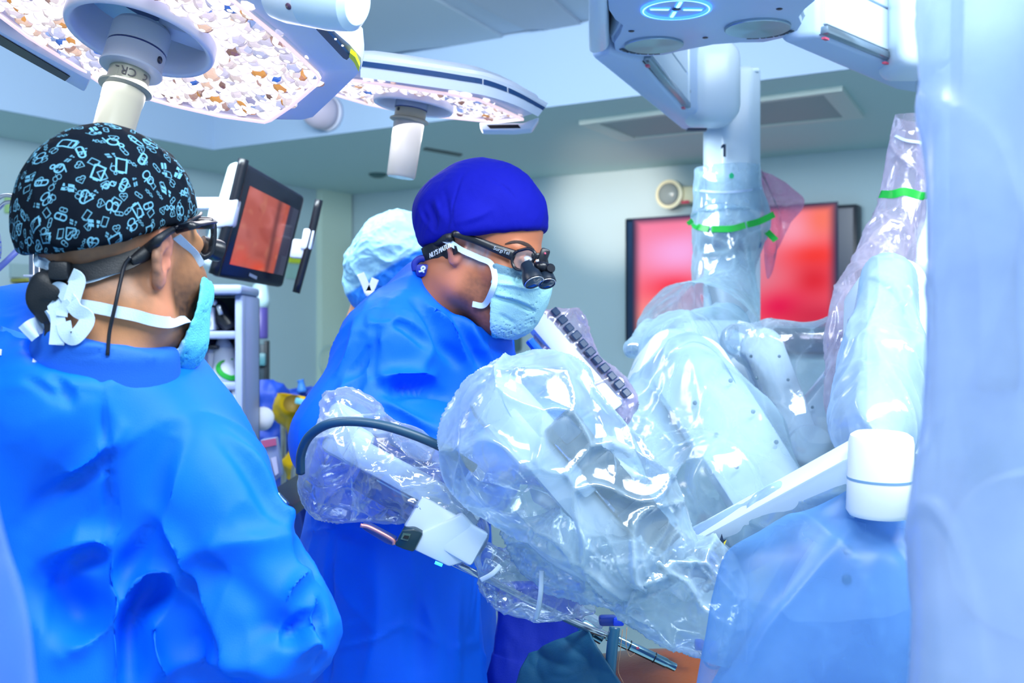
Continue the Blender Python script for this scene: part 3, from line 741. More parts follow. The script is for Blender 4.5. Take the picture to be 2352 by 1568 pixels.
p = rc-e1*(4/ppm)+ax*H(20)+(sd*math.cos(-.9)+tx*math.sin(-.9))*36/ppm; mk('hub_screw', lathe([(.004, 0), (.004, .001)], p, sd*math.cos(-.9)+tx*math.sin(-.9), 12), mat('screw_dark', (36, 36, 56), .3), root2)
# near wall of the housing: white band with three navy stripe lengths
nb = [(828, 158), (905, 164), (1000, 180), (1060, 192), (1120, 207), (1185, 230), (1240, 258)]
nt_ = [(828, 134), (905, 142), (1000, 156), (1060, 166), (1120, 178), (1185, 202), (1254, 240)]
near = [on(*q, -.0) for q in O2[11:]+O2[:1]]
def band(pts, dd, th, nm, m_):
    V = np.array([at(px, py, dd_) for (px, py), dd_ in pts]); return V
dep = [2.20, 2.19, 2.20, 2.22, 2.25, 2.30, 2.37]
low = [(828, 178), (905, 188), (1000, 201), (1060, 210), (1120, 221), (1185, 242), (1236, 268)]
top = [(828, 133), (905, 143), (1000, 157), (1060, 167), (1120, 178), (1185, 204), (1255, 243)]
dep = [float(on(*q)[1])-.03 for q in low]
lowp = [at(*q, d_+.004) for q, d_ in zip(low, dep)]; topp = [at(*q, d_) for q, d_ in zip(top, dep)]; bak = [at(q[0]+4, q[1]-6, d_+.10) for q, d_ in zip(top, dep)]
L_ = catmull(lowp, 22); T_ = catmull(topp, 22); B_ = catmull(bak, 22); V = np.vstack([L_, T_, B_]); Fc = [[i, i+1, 22+i+1, 22+i] for i in range(21)]+[[22+i, 22+i+1, 44+i+1, 44+i] for i in range(21)]
mk('outer_wall', (V, Fc), mat('outer_wall_white', (214, 222, 240), .3), root2, autos=50)
for a_, b_ in ((0, 13.3), (13.5, 16.4), (16.6, 21)):
    ii = np.linspace(a_, b_, 14); f = lambda X: np.array([np.interp(ii, range(22), X[:, k]) for k in range(3)]).T
    lo, hi = f(L_), f(T_); y = np.array([0, -.003, 0]); P0, P1 = hi+(lo-hi)*.16+y, hi+(lo-hi)*.42+y; P2_, P3 = P0-3*y, P1-3*y
    V = np.vstack([P0, P1, P3, P2_]); k = 14; Fc = [[r*k+i, r*k+i+1, ((r+1) % 4)*k+i+1, ((r+1) % 4)*k+i] for r in range(4) for i in range(k-1)]
    mk('stripe', (V, Fc), navy, root2, False)
mk('sensor_bar', prism([at(px, py, 2.34) for px, py in ((1100, 281), (1150, 282), (1200, 282), (1240, 268), (1222, 296), (1180, 300), (1108, 299))], (0, .04, -.002), .004), mat('bar_white', (206, 218, 236), .3), root2, autos=30)
mk('sensor_window', prism([at(px, py, 2.339) for px, py in ((1118, 287), (1190, 286), (1196, 294), (1126, 295))], (0, .003, 0)), blk, root2, False)
# light the lamps give
for (p, nn, pw, nm) in ((at(420, 150, 1.62), nrm(np.array([.12, -.25, -1])), 1.2, 'lamp_light_large'), (at(980, 255, 2.36), nrm(np.array([.1, -.1, -1])), 1.2, 'lamp_light_small')):
    area(nm, p+nn*.03, p+nn*2, .4, .2, pw, (1.0, .96, .97))
# ================================================================== surgical robot: boom with beams
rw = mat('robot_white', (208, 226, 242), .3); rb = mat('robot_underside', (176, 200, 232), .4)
ZB = 2.10; ZL = 2.092
on = lambda px, py, z=ZB: rayplane(px, py, [0, 0, z], UP)
root = thing('surgical_robot', 'white overhead robot boom with blue light ring and two beams at top right', 'robot', on(1600, 40))
und = [(1398, -150), (1394, -20), (1398, 25), (1412, 46), (1430, 60), (1424, 78), (1410, 100), (1412, 116), (1428, 126), (1470, 131), (1525, 127), (1570, 117), (1640, 103), (1700, 99), (1755, 98), (1800, 88), (1832, 72), (1842, 56), (1836, 40), (1850, 22), (1872, 4), (1886, -20), (1900, -150)]
P = [on(*q) for q in und]
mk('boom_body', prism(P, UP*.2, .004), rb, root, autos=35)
P2 = [p+UP*.012 for p in P]; cz = sum(P2)/len(P2); P2 = [cz+(p-cz)*1.05 for p in P2]
mk('boom_shell', prism(P2, UP*.22, .012), rw, root, autos=35)
steel = mat('spun_steel', (150, 180, 190), .3, metal=.9)
def spun():
    m, nt, out = new_mat('spun_disc'); b = nt.nodes.new('ShaderNodeBsdfPrincipled'); b.inputs['Base Color'].default_value = (*lin((168, 190, 200)), 1); b.inputs['Metallic'].default_value = 1; b.inputs['Roughness'].default_value = .28
    b.inputs['Anisotropic'].default_value = .85; tg = nt.nodes.new('ShaderNodeTangent'); tg.direction_type = 'RADIAL'; tg.axis = 'Z'; nt.links.new(tg.outputs[0], b.inputs['Tangent']); nt.links.new(b.outputs[0], out.inputs[0]); return m
sm = spun()
def disc(px, py, r, z=ZB):
    c = on(px, py, z); o = mk('steel_disc', lathe([(r, .001), (r*1.0, -.004), (r*.97, -.0055), (.0005, -.0055)], c, UP, 48, cap=False), sm, root, False)
    # give the disc its own origin so the turning marks run round its centre
    V = np.array([v.co[:] for v in o.data.vertices]); off = c-ORG[root]; o.data.vertices.foreach_set('co', (V-off).ravel()); o.location = Vector(off); return c
c1 = disc(1502, 101, .059); c2 = disc(1740, 62, .0625)
inkm = mat('ink_dark', (24, 44, 70), .5)
def arcmarks(c, r, a0, a1, n):
    for i in range(n):
        t0, t1 = a0+(a1-a0)*(i+.06)/n, a0+(a1-a0)*(i+.94)/n; q = []
        for k in range(5): t = t0+(t1-t0)*k/4; q.append(c+np.array([math.cos(t), math.sin(t), 0])*r-UP*.002)
        for k in range(5): t = t1+(t0-t1)*k/4; q.append(c+np.array([math.cos(t), math.sin(t), 0])*(r*1.13)-UP*.002)
        mk('scale_mark', prism(q, -UP*.0012), inkm, root, False)
arcmarks(c1, .068, math.radians(205)-.35, math.radians(300)-.2, 4) if False else arcmarks(c1, .066, math.radians(155), math.radians(72), 4)
arcmarks(c2, .068, math.radians(95), math.radians(12), 4)
for i, (c, r) in enumerate(((c1, .0715), (c2, .0735))):
    for k in range(4):
        a = math.radians((150, 128, 106, 84)[k] if i == 0 else (86, 65, 44, 23)[k]); p = c+np.array([math.cos(a), math.sin(a), 0])*r-UP*.0036
        mk('numeral', text('1234'[k], .007, p, (1, 0, 0), (0, -1, 0)), mat('ink_pale', (170, 200, 230), .5), root, False)
for px, py in ((1450, 71), (1620, 86), (1790, 20)):
    c = on(px, py); mk('screw', lathe([(.006, -.001), (.004, -.002)], c, UP, 14), mat('screw_dark', (36, 36, 56), .3), root)
# blue ring light with cross
c = on(1553, 19); bl = mat('blue_light', (60, 120, 255), .4, emit=(60, 130, 255), estr=1.6); bl2 = mat('blue_light_pale', (150, 215, 255), .4, emit=(150, 215, 255), estr=1.5)
mk('light_ring', lathe([(.064, .0), (.064, -.004), (.055, -.004), (.055, 0)], c, UP, 56, cap=False), bl, root)
mk('light_ring', lathe([(.0605, -.0042), (.058, -.0046)], c, UP, 56, cap=False), bl2, root)
for a in (0, 90, 180, 270):
    t = math.radians(a+2); u = np.array([math.cos(t), math.sin(t), 0]); v = np.array([-u[1], u[0], 0])
    mk('light_bar', box(c+u*.030-UP*.002, (.034, .0065, .004), (u, v, UP), .0015), bl2, root)
    mk('light_bar_edge', box(c+u*.030-UP*.001, (.038, .0105, .003), (u, v, UP), .001), bl, root)
mk('light_center', lathe([(.008, -.002), (.006, -.003)], c, UP, 16), inkm, root)
# beams
def beam(poly, h, face, nm='beam'):
    P = [on(px, py, ZL) for px, py in poly]
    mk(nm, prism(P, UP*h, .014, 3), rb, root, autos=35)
def slatface(a, b, h, ext=0):
    p, q = on(*a, ZL), on(*b, ZL); u = nrm(q-p); nf = np.cross(u, UP); nf = nf if np.dot(nf, CAM-p) > 0 else -nf; Lg = np.linalg.norm(q-p)
    n = 3; sh = (h-.03)/n
    for i in range(n):
        mk('slat', box(p+u*Lg*.5+UP*(.024+sh*(i+.5))+nf*.004, (Lg-.012, .012, sh-.0045), (u, nf, UP), .002), rw, root, False)
    mk('slat_backing', box(p+u*Lg*.5+UP*(h*.5)+nf*(-.004), (Lg, .006, h-.01), (u, nf, UP)), mat('gap_dark', (30, 46, 70), .5), root, False)
    mk('rail', box(p+u*Lg*.5+UP*.014+nf*.007, (Lg, .02, .016), (u, nf, UP), .004), mat('rail_grey', (140, 160, 176), .25, metal=.6), root, autos=30)
    mk('end_plate', box(q-u*.0+UP*h*.5+nf*.006, (.02, .018, h-.01), (u, nf, UP), .003), rw, root, autos=30)
    for z in (.05, h-.05): mk('screw', lathe([(.0045, 0), (.004, .001)], q+UP*z+nf*.0155, nf, 10), mat('screw_grey', (110, 130, 150), .3), root)
    for f in (.03, .9): mk('red_mark', box(p+u*Lg*f-UP*.002+nf*.006, (.016, .008, .004), (u, nf, UP)), mat('red_mark', (200, 80, 110), .5), root, False)
    return p, q, u, nf
beam([(1357, 134), (1400, 120), (1430, 130), (1476, 142), (1572, 252), (1650, 268), (1600, 302), (1562, 298)], .19, None)
slatface((1478, 146), (1572, 256), .24)
mk('boom_shoulder', prism([on(px, py, ZL) for px, py in ((1352, 132), (1400, 119), (1396, 60), (1396, -40), (1352, -30))], UP*.25, .02, 3), rw, root, autos=35)
beam([(1790, 96), (1884, 84), (2042, 148), (2146, 158), (2112, 217), (2052, 207)], .26, None)
slatface((1884, 86), (2042, 150), .30)
# end blocks
mk('end_block', box(at(1632, 196, 3.02), (.143, .17, .216), None, .047, 4), rw, root, autos=40)
mk('end_block', box(at(2100, 70, 2.42), (.115, .17, .19), None, .03, 4), rw, root, autos=40)
mk('block_line', box(at(1600, 298, 2.95), (.05, .02, .006)), inkm, root, False)

# ================================================================== robot arms (each is one thing; plastic drapes are things of their own)
dot = mat('screw_dot', (100, 130, 150), .4); dark = mat('instrument_dark', (14, 54, 84), .3); pale = mat('instrument_white', (206, 222, 236), .3)
def dots(o, pts, r=.0045):
    for p in pts: mk('screw', lathe([(r, 0), (r*.8, -.0015)], at(*p), (0, 1, 0), 12), dot, o)
# arm one
a1 = thing('robot_arm', 'white robot arm marked 1 with broad bent link under clear plastic', 'robot arm', at(1680, 700, 2.95))
mk('column', prism([np.array(at(px, 164, 3.16))+np.array([0, dy, 0]) for px, dy in ((1622, 0), (1650, -.07), (1715, -.07), (1742, -.035), (1742, .06), (1622, .06))], -UP*.77, .012, 3), rw, a1, autos=35)
mk('column_cap', box(at(1700, 168, 3.14), (.09, .09, .012), None, .005), rw, a1, autos=30)
mk('numeral', prism([at(px, py, 3.084) for px, py in ((1660, 331), (1667, 331), (1667, 360), (1661, 360), (1661, 339), (1656, 342), (1656, 336))], (0, -.001, 0)), mat('numeral_ink', (26, 54, 84), .5), a1, False)
mk('collar_band', box(at(1672, 555, 3.13), (.155, .16, .055), None, .012), mat('band_navy', (36, 84, 136), .35), a1, autos=30)
mk('shoulder', box(at(1640, 850, 2.75), (.2, .2, .24), None, .05, 3), rw, a1, autos=35)
mk('upper_link', stadium(at(1592, 870, 2.3), at(1790, 1180, 2.1), .155, .10, w2=.14, bevel=.014), rw, a1, autos=35)
mk('link_seam', tube([at(px, py, d)+np.array([0, -.052, 0]) for px, py, d in ((1545, 800, 2.32), (1592, 786, 2.31), (1650, 830, 2.29), (1740, 1000, 2.2))], .0012, n=24, seg=6), mat('seam_blue', (120, 160, 200), .4), a1)
dots(a1, [(1678, 874, 2.2), (1730, 945, 2.15), (1783, 1015, 2.11), (1596, 925, 2.2), (1645, 998, 2.16), (1692, 1072, 2.1), (1737, 1144, 2.04)])
mk('fore_link', stadium(at(1560, 860, 2.42), at(1440, 1110, 2.2), .19, .08, w2=.14, bevel=.012), rw, a1, autos=35)
# arm two: the V of two narrow links behind
a2 = thing('robot_arm', 'robot arm of two narrow white links meeting in a V below the wide screen', 'robot arm', at(1840, 1010, 2.55))
mk('left_link', stadium(at(1748, 800, 2.52), at(1850, 1060, 2.5), .088, .07, w2=.085, bevel=.01), rw, a2, autos=35)
mk('right_link', stadium(at(1850, 990, 2.53), at(2010, 790, 2.55), .088, .07, bevel=.01), rw, a2, autos=35)
mk('elbow_cap', lathe([(.05, -.05), (.05, .04), (.04, .046)], at(1848, 1025, 2.5), (0, 1, 0), 28), rw, a2, autos=35)
dots(a2, [(1725, 818, 2.45), (1790, 818, 2.45), (1738, 868, 2.45), (1810, 872, 2.45), (1828, 920, 2.45), (1866, 935, 2.48)], .0036)
# arm three: column at right and hanging link
a3 = thing('robot_arm', 'right hand robot arm with round column and long hanging link', 'robot arm', at(2060, 1000, 2.3))
mk('column', tube([at(2150, 150, 2.5), at(2148, 420, 2.5), at(2120, 640, 2.4)], .042, n=20, seg=24), rw, a3)
mk('hanging_link', stadium(at(2040, 690, 2.1), at(2030, 1020, 1.8), .135, .09, w2=.11, bevel=.014), rw, a3, autos=35)
mk('side_link', stadium(at(1985, 830, 2.2), at(2060, 660, 2.25), .1, .07, bevel=.012), rw, a3, autos=35)
# arm four: bright elbow and long forearm in front
a4 = thing('robot_arm', 'front robot arm with bright white cylindrical elbow and long forearm', 'robot arm', at(2000, 1400, 1.35))
brw = mat('elbow_white', (246, 250, 255), .25)
mk('elbow', lathe([(.030, .012), (.036, .008), (.038, 0), (.038, -.042)], at(2024, 1016, 1.36), (.02, -.06, 1), 40), brw, a4, autos=35)
mk('elbow_seam', lathe([(.0384, -.042), (.0384, -.045)], at(2024, 1016, 1.36), (.02, -.06, 1), 40), mat('seam_blue', (120, 160, 200), .4), a4, autos=35)
mk('elbow_lower', lathe([(.038, -.045), (.038, -.082), (.034, -.088)], at(2024, 1016, 1.36), (.02, -.06, 1), 40), brw, a4, autos=35)
mk('forearm', stadium(at(1995, 1078, 1.40), at(1625, 1278, 1.60), .072, .06, w2=.078, bevel=.012), rw, a4, autos=35)
mk('lower_link', stadium(at(1975, 1250, 1.45), at(1840, 1700, 1.45), .13, .08, w2=.26, bevel=.014), mat('link_shaded', (112, 152, 208), .35), a4, autos=35)  # white link; its shade under the film is put into this blue
mk('logo_mark', prism([at(px, py, 1.505) for px, py in ((1640, 1262), (1652, 1246), (1658, 1226), (1662, 1240), (1668, 1238), (1655, 1254))], (0, .002, 0)), inkm, a4, False)
mk('logo_mark', prism([at(px, py, 1.505) for px, py in ((1662, 1244), (1669, 1240), (1664, 1252))], (0, .002, 0)), mat('logo_yellow', (220, 200, 60), .4), a4, False)
for p in ((1948, 1262, 1.408), (1945, 1330, 1.408), (1622, 1350, 1.5)): mk('screw', lathe([(.006, 0), (.005, -.002)], at(*p), (0, 1, 0), 14), mat('screw_teal', (50, 100, 140), .4), a4)
# ---- instrument drives
def basis(p, q):
    u = nrm(np.asarray(q)-p); f = np.array([0, 1., 0]); f = nrm(f-u*f@u); v = np.cross(f, u); return u, v if v[2] > 0 else -v, f
i1 = thing('instrument_drive', 'white instrument drive with black clip hanging in front of the surgeon\'s gown', 'surgical instrument', at(960, 1200, 1.62))
p, q = at(800, 1025, 1.66), at(1100, 1190, 1.60); u, v, f = basis(p, q); Lg = np.linalg.norm(q-p)
mk('carriage_arm', box((p+q)/2, (Lg, .05, .04), (u, f, v), .006), pale, i1, autos=30)
mk('carriage_arm_edge', box((p+q)/2+u*.03-v*.022-f*.026, (Lg*.7, .004, .002), (u, f, v)), mat('edge_blue', (90, 130, 170), .4), i1, False)
p2, q2 = at(960, 1180, 1.60), at(1085, 1252, 1.57); u2, v2, f2 = basis(p2, q2)
mk('drive_body', box((p2+q2)/2, (np.linalg.norm(q2-p2)+.02, .07, .055), (u2, f2, v2), .006), pale, i1, autos=30)
pf = [at(px, py, 1.545) for px, py in ((957, 1228), (1060, 1180), (1100, 1225), (1062, 1292), (1032, 1302), (948, 1262))]
mk('drive_front', prism(pf, (0, .05, 0), .004), pale, i1, autos=30)
mk('clip', prism([at(px, py, 1.54) for px, py in ((924, 1216), (950, 1214), (972, 1224), (950, 1268), (928, 1262), (905, 1252))], (0, .055, 0), .003), mat('clip_dark', (16, 50, 62), .3), i1, autos=30)
mk('clip_slot', prism([at(px, py, 1.5385) for px, py in ((926, 1224), (944, 1226), (937, 1242), (920, 1238))], (0, .003, 0)), mat('clip_green', (70, 100, 92), .4), i1, False)
mk('clip_slot', prism([at(px, py, 1.537) for px, py in ((929, 1229), (940, 1231), (937, 1238), (925, 1235))], (0, .003, 0)), blk, i1, False)
cop = mat('copper_pink', (214, 150, 150), .25, metal=.5)
mk('label_tray', prism([at(px, py, 1.56) for px, py in ((828, 1206), (848, 1208), (908, 1240), (904, 1254), (886, 1248), (834, 1216))], (0, .03, 0), .002), mat('tray_navy', (60, 80, 150), .35), i1, autos=30)
mk('tray_edge', ptube([(828, 1206, 1.555), (850, 1211, 1.555), (900, 1238, 1.555), (906, 1250, 1.555)], .0028, n=18, seg=8), cop, i1)
mk('light_strip', ptube([(999, 1291, 1.535), (1016, 1298, 1.535)], .0022, n=4, seg=8), mat('cyan_light', (60, 190, 255), .3, emit=(60, 190, 255), estr=1.2), i1)
for px, py, s_ in ((775, 975, .036), (790, 1015, .045)):
    mk('wrist', box(at(px+10, py, 1.70), (s_*1.6, .06, s_), basis(p, q), .012), pale, i1, autos=35)
mk('motor', box(at(930, 1010, 1.72), (.10, .06, .035), (u, f, v), .006), mat('motor_blue', (60, 100, 170), .4), i1, autos=35)
mk('motor', box(at(900, 1135, 1.66), (.12, .05, .04), (u, f, v), .006), mat('motor_navy', (20, 70, 150), .4), i1, autos=35)
mk('motor', box(at(985, 1120, 1.66), (.07, .03, .035), (u, f, v), .006), dark, i1, autos=35)
mk('shaft', ptube([(1040, 1290, 1.62), (1300, 1420, 1.7), (1420, 1470, 1.75)], .0055, n=10, seg=10), mat('shaft_steel', (190, 200, 210), .2, metal=.9), i1)
# central drive inside the balloon of plastic
i2 = thing('instrument_drive', 'instrument drive with dark ribbed strip inside the round plastic bag', 'surgical instrument', at(1300, 1250, 1.5))
p, q = at(1180, 900, 1.55), at(1520, 1290, 1.5); u, v, f = basis(p, q); Lg = np.linalg.norm(q-p)
mk('carriage', box((p+q)/2-v*.03, (Lg*.95, .05, .05), (u, f, v), .01), pale, i2, autos=35)
for k in range(9):
    c = p+u*(Lg*(.26+.08*k))+v*.02-f*.02
    mk('rib_block', box(c, (.026, .05, .050-.004*(k % 3)), (u, f, v), .004), dark, i2, autos=35)
mk('head', box(at(1180, 960, 1.56), (.12, .08, .08), basis(p, q), .02), pale, i2, autos=35)
mk('pale_block', box(at(1340, 1090, 1.50), (.05, .04, .03), basis(p, q), .006), pale, i2, autos=35)
for px, py in ((1300, 985), (1450, 1165), (1500, 1235), (1545, 1300)): mk('fitting', box(at(px, py, 1.50), (.035, .03, .024), basis(p, q), .006), mat('fitting_navy', (24, 66, 108), .25), i2, autos=35)
# far drive with the black strip
i3 = thing('instrument_drive', 'white rail shaped drive with black strip in pinkish plastic beside the mask', 'surgical instrument', at(1320, 800, 2.15))
p, q = at(1238, 725, 2.18), at(1420, 935, 2.1); u, v, f = basis(p, q); Lg = np.linalg.norm(q-p)
mk('rail', box((p+q)/2-v*.012, (Lg, .05, .042), (u, f, v), .008), pale, i3, autos=35)
for k in range(11):
    mk('strip_block', box(p+u*Lg*(.06+.088*k)+v*.026-f*.012, (Lg*.07, .03, .014+.003*(k % 2)), (u, f, v), .002), mat('strip_navy', (16, 54, 92), .3), i3, False)
mk('blue_edge', box(p+u*Lg*.33-v*.048-f*.0, (Lg*.44, .03, .014), (u, f, v), .004), mat('edge_strong_blue', (40, 120, 220), .35), i3, autos=35)
# trocar and metal tubes at the bottom
ste = mat('trocar_steel', (150, 190, 200), .18, metal=1.)
t = thing('trocar', 'long thin steel instrument tube pointing at the orange skin', 'surgical instrument', at(1450, 1480, 1.72))
p, q = at(1395, 1458, 1.72), at(1552, 1533, 1.72); u = nrm(q-p)
mk('shaft', lathe([(.0082, 0), (.0082, .035), (.0076, .036), (.0076, .098), (.0066, .1), (.0062, .114)], p, u, 20), ste, t, autos=30)
for h in (.0365, .078): mk('groove', lathe([(.0084, h), (.0084, h+.0012)], p, u, 20), blk, t)
mk('red_mark', box(p+u*.05+np.array([0, -.0072, .004]), (.004, .002, .003)), mat('red_mark', (200, 80, 110), .5), t, False)
t = thing('trocar', 'short thick steel sleeve left of the long thin instrument tube', 'surgical instrument', at(1365, 1450, 1.74))
p, q = at(1338, 1436, 1.74), at(1384, 1464, 1.74); u = nrm(q-p)
mk('sleeve', lathe([(.010, -.004), (.0118, 0), (.0118, .02), (.0112, .021), (.0112, .036)], p, u, 20), ste, t, autos=30)
mk('plastic_cap', box(p+u*.008+np.array([.002, .01, .014]), (.05, .03, .016), (u, [0, 1, 0], np.cross(u, [0, 1, 0])), .004), film('cap_film', body=.3), t, autos=30)
blc = mat('blue_clip', (20, 70, 230), .3)
t = thing('valve_clip', 'bright blue plastic valve tucked under the draped arms above the steel tubes', 'clip', at(1405, 1425, 1.66))
mk('body', box(at(1396, 1424, 1.66), (.026, .02, .014), None, .004), mat('blue_clip_dark', (20, 50, 140), .3), t, autos=30); mk('lever', box(at(1420, 1426, 1.655), (.016, .016, .012), None, .003), blc, t, autos=30)
t = thing('valve_clip', 'bright blue plastic valve at the right edge of the orange skin', 'clip', at(1630, 1500, 1.5))
mk('body', box(at(1630, 1494, 1.5), (.02, .02, .026), None, .005), blc, t, autos=30); mk('lever', box(at(1606, 1480, 1.5), (.012, .012, .014), None, .003), blc, t, autos=30); mk('ring', tube([at(1640+24*math.cos(a), 1510+24*math.sin(a), 1.5) for a in np.linspace(0, 5, 9)], .002, n=20, seg=6), mat('valve_red', (190, 90, 100), .4), t)
# black cable over the left bag
t = mk('cable', ptube([(690, 1085, 1.60), (692, 1040, 1.585), (712, 1000, 1.57), (756, 973, 1.555), (820, 968, 1.55), (900, 982, 1.55), (1005, 1022, 1.56), (1090, 1075, 1.58)], .0066, n=60, seg=14), mat('cable_teal', (32, 72, 98), .4), label='thick dark rubber cable arching over the left plastic bag', cat='cable')
# ================================================================== people
class Head:
    """local axes: x forward, y to the person's left, z up; origin between the ears"""
    def __init__(s, c, yaw, pitch=0., roll=0., k=1.0):
        cy_, sy_ = math.cos(yaw), math.sin(yaw)
        f = np.array([cy_, sy_, 0]); l = np.array([-sy_, cy_, 0]); u = UP.copy()
        f, u = f*math.cos(pitch)-u*math.sin(pitch), u*math.cos(pitch)+f*math.sin(pitch)
        l, u = l*math.cos(roll)+u*math.sin(roll), u*math.cos(roll)-l*math.sin(roll)
        s.R = np.array([f, l, u])*k; s.c = np.asarray(c, float); s.f, s.l, s.u = f, l, u
    def w(s, V): return np.asarray(V, float)@s.R+s.c
    def loc(s, P): return (np.asarray(P, float)-s.c)@np.linalg.inv(s.R)
def face_sdf(g, neck_dir=(-.055, 0, -.21), ears=True, jaw=1.0):
    d = g.ell((-.012, 0, .045), (.099, .077, .090))
    d = smin(d, g.ell((.040, 0, -.030), (.052, .058, .085)), .03)
    d = smin(d, g.cap((.070, -.012, -.098), (.070, .012, -.098), .022, .022), .03)
    for sy in (-1, 1):
        d = smin(d, g.cap((.068, sy*.012, -.098), (.004, sy*.053*jaw, -.066), .020, .017), .025)
        d = smin(d, g.cap((.004, sy*.053*jaw, -.066), (.0, sy*.060, -.01), .016, .014), .02)
        d = smin(d, g.ell((.060, sy*.040, -.020), (.026, .022, .020)), .02)      # cheek bone
        d = smin(d, g.cap((.083, sy*.010, .022), (.070, sy*.047, .022), .010, .008), .012)  # brow
        d = smax(d, -g.ell((.093, sy*.032, .003), (.016, .017, .011)), .012)        # eye socket
        d = smin(d, g.ell((.079, sy*.032, .002), (.0125, .0125, .0125)), .003)     # eyeball
        d = smin(d, g.cap((.088, sy*.020, .008), (.083, sy*.044, .007), .0035, .003), .004)  # lid
    d = smin(d, g.cap((.090, 0, .008), (.112, 0, -.036), .008, .013), .014)          # nose
    for sy in (-1, 1): d = smin(d, g.ell((.101, sy*.011, -.038), (.012, .009, .009)), .006)
    d = smin(d, g.ell((.088, 0, -.066), (.013, .026, .007)), .006); d = smin(d, g.ell((.086, 0, -.076), (.013, .022, .007)), .005)
    nd = np.array(neck_dir); d = smin(d, g.cap((-.028, 0, -.05), nd, .060, .063), .03)
    for sy in (-1, 1): d = smin(d, g.cap((-.035, sy*.045, -.055), nd+np.array([.03, -sy*.02, 0]), .018, .018), .03)
    if ears:
        for sy in (-1, 1):
            c = np.array([-.012, sy*.080, -.004]); ux = nrm([.93, sy*-.36, -.05]); uz = nrm([-.16, sy*.12, 1.]); uy = np.cross(uz, ux); uz = np.cross(ux, uy)
            Rm = [ux, uy, uz]; E2 = lambda x, z, y=0: c+(ux*x+uz*z+uy*y)*.87
            e = g.ell(E2(0, .003), (.0155, .005, .026), Rm)
            e = smin(e, g.ell(E2(.002, -.026), (.009, .006, .011), Rm), .008)
            out = 1 if np.dot(uy, [0, sy, 0]) > 0 else -1
            pts = [(.013, .010), (.014, .024), (.006, .033), (-.008, .031), (-.0165, .018), (-.0175, .002), (-.012, -.013), (-.004, -.024)]
            for a_, b_ in zip(pts[:-1], pts[1:]): e = smin(e, g.cap(E2(*a_, out*.004), E2(*b_, out*.004), .0042, .0038), .003)
            for a_, b_ in zip([(.005, .020), (-.006, .012), (-.009, 0), (-.003, -.012)][:-1], [(.005, .020), (-.006, .012), (-.009, 0), (-.003, -.012)][1:]): e = smin(e, g.cap(E2(*a_, out*.004), E2(*b_, out*.004), .0034, .003), .003)
            e = smin(e, g.ell(E2(.0125, -.004, out*.005), (.004, .004, .006), Rm), .004)
            e = smax(e, -g.ell(E2(.003, -.002, out*.009), (.0075, .007, .011), Rm), .003)
            d = smin(d, e, .006)
    return d
def build_head(name, hd, parent, colfn, h=.0030, **kw):
    g = Field((-.16, -.115, -.27), (.14, .115, .15), h); V, Fq = g.mesh(face_sdf(g, **kw)); V = adj_smooth(V, Fq, 1, .4)
    return mk(name, (hd.w(V), Fq), mat('skin', (200, 140, 110), .45, spec=.4, attr='Col', bump=.12, bscale=700, sss=.06), parent, cols=colfn(V)), V, Fq
def mixc(c, rgb, k): return c*(1-k[:, None])+np.array(lin(rgb))*k[:, None]
def sstep(a, b, x): t = np.clip((x-a)/(b-a), 0, 1); return t*t*(3-2*t)
gownm = mat('gown_blue', (0, 108, 250), .55, spec=.22, bump=.18, bscale=900, vary=.05, vscale=9)
gowns = mat('surgeon_gown_blue', (0, 98, 240), .55, spec=.22, bump=.18, bscale=900, vary=.05, vscale=9)
gown_edge = mat('gown_edge', (70, 160, 245), .55)
tiem = mat('mask_tie', (196, 220, 244), .6, bump=.3, bscale=900); strapm = mat('strap_black', (12, 18, 28), .5, bump=.2, bscale=600)
frm = mat('frame_black', (14, 18, 30), .3)

# ------------------------------------------------------------------ man on the left, seen from behind
D1 = 1.32
h1 = Head(at(276, 596, D1), math.radians(58), math.radians(1), 0, 1.02)
man = thing('person', 'man in blue gown and dark patterned cap seen from behind, head turned right', 'person', at(220, 1568, 1.45)*np.array([1, 1, 0]))
def col_left(V):
    x, y, z = V.T; n = pn(V*170, 3)*.5+.5; n2 = pn(V*40, 5)*.5+.5
    c = np.tile(np.array(lin((202, 138, 92))), (len(V), 1)); c = mixc(c, (222, 158, 120), sstep(-.16, -.23, z)); c = mixc(c, (212, 130, 116), np.exp(-((x+.0)/.03)**2)*np.exp(-((np.abs(y)-.085)/.014)**2)*.8)
    stub = sstep(-.075, -.03, z+.0)*sstep(.0, -.03, x); c = mixc(c, (96, 78, 82), stub*.75*(.55+.6*n))
    low = sstep(-.14, -.07, z)*sstep(.02, -.03, x); c = mixc(c, (150, 112, 84), low*.5*(.4+.7*n))
    line = .012+.18*(-.06-z)*0+.012*np.sin(z*60); beard = sstep(line-.006, line+.022, x)*sstep(.03, -.005, z)*sstep(-.145, -.115, z+0*x)
    side = np.clip(np.abs(y)/.03, 0, 1); beard = np.maximum(beard, sstep(.03, .05, x)*sstep(-.03, -.05, z)*sstep(-.15, -.12, z))
    dens = sstep(.01, -.06, z); c = mixc(c, (40, 34, 38), np.clip(beard*(.42+.55*dens)*(.75+.35*n), 0, .97))
    sb = sstep(.055, .03, np.abs(x-.014)*1.6)*sstep(-.01, .02, z)*sstep(.05, .07, np.abs(y)); c = mixc(c, (92, 74, 74), sb*.55*(.6+.5*n))
    return np.clip(c*(.94+.1*n2)[:, None], 0, 1)
head1, Vh1, Fh1 = build_head('head', h1, man, col_left, h=.0026, neck_dir=(-.030, 0, -.165))
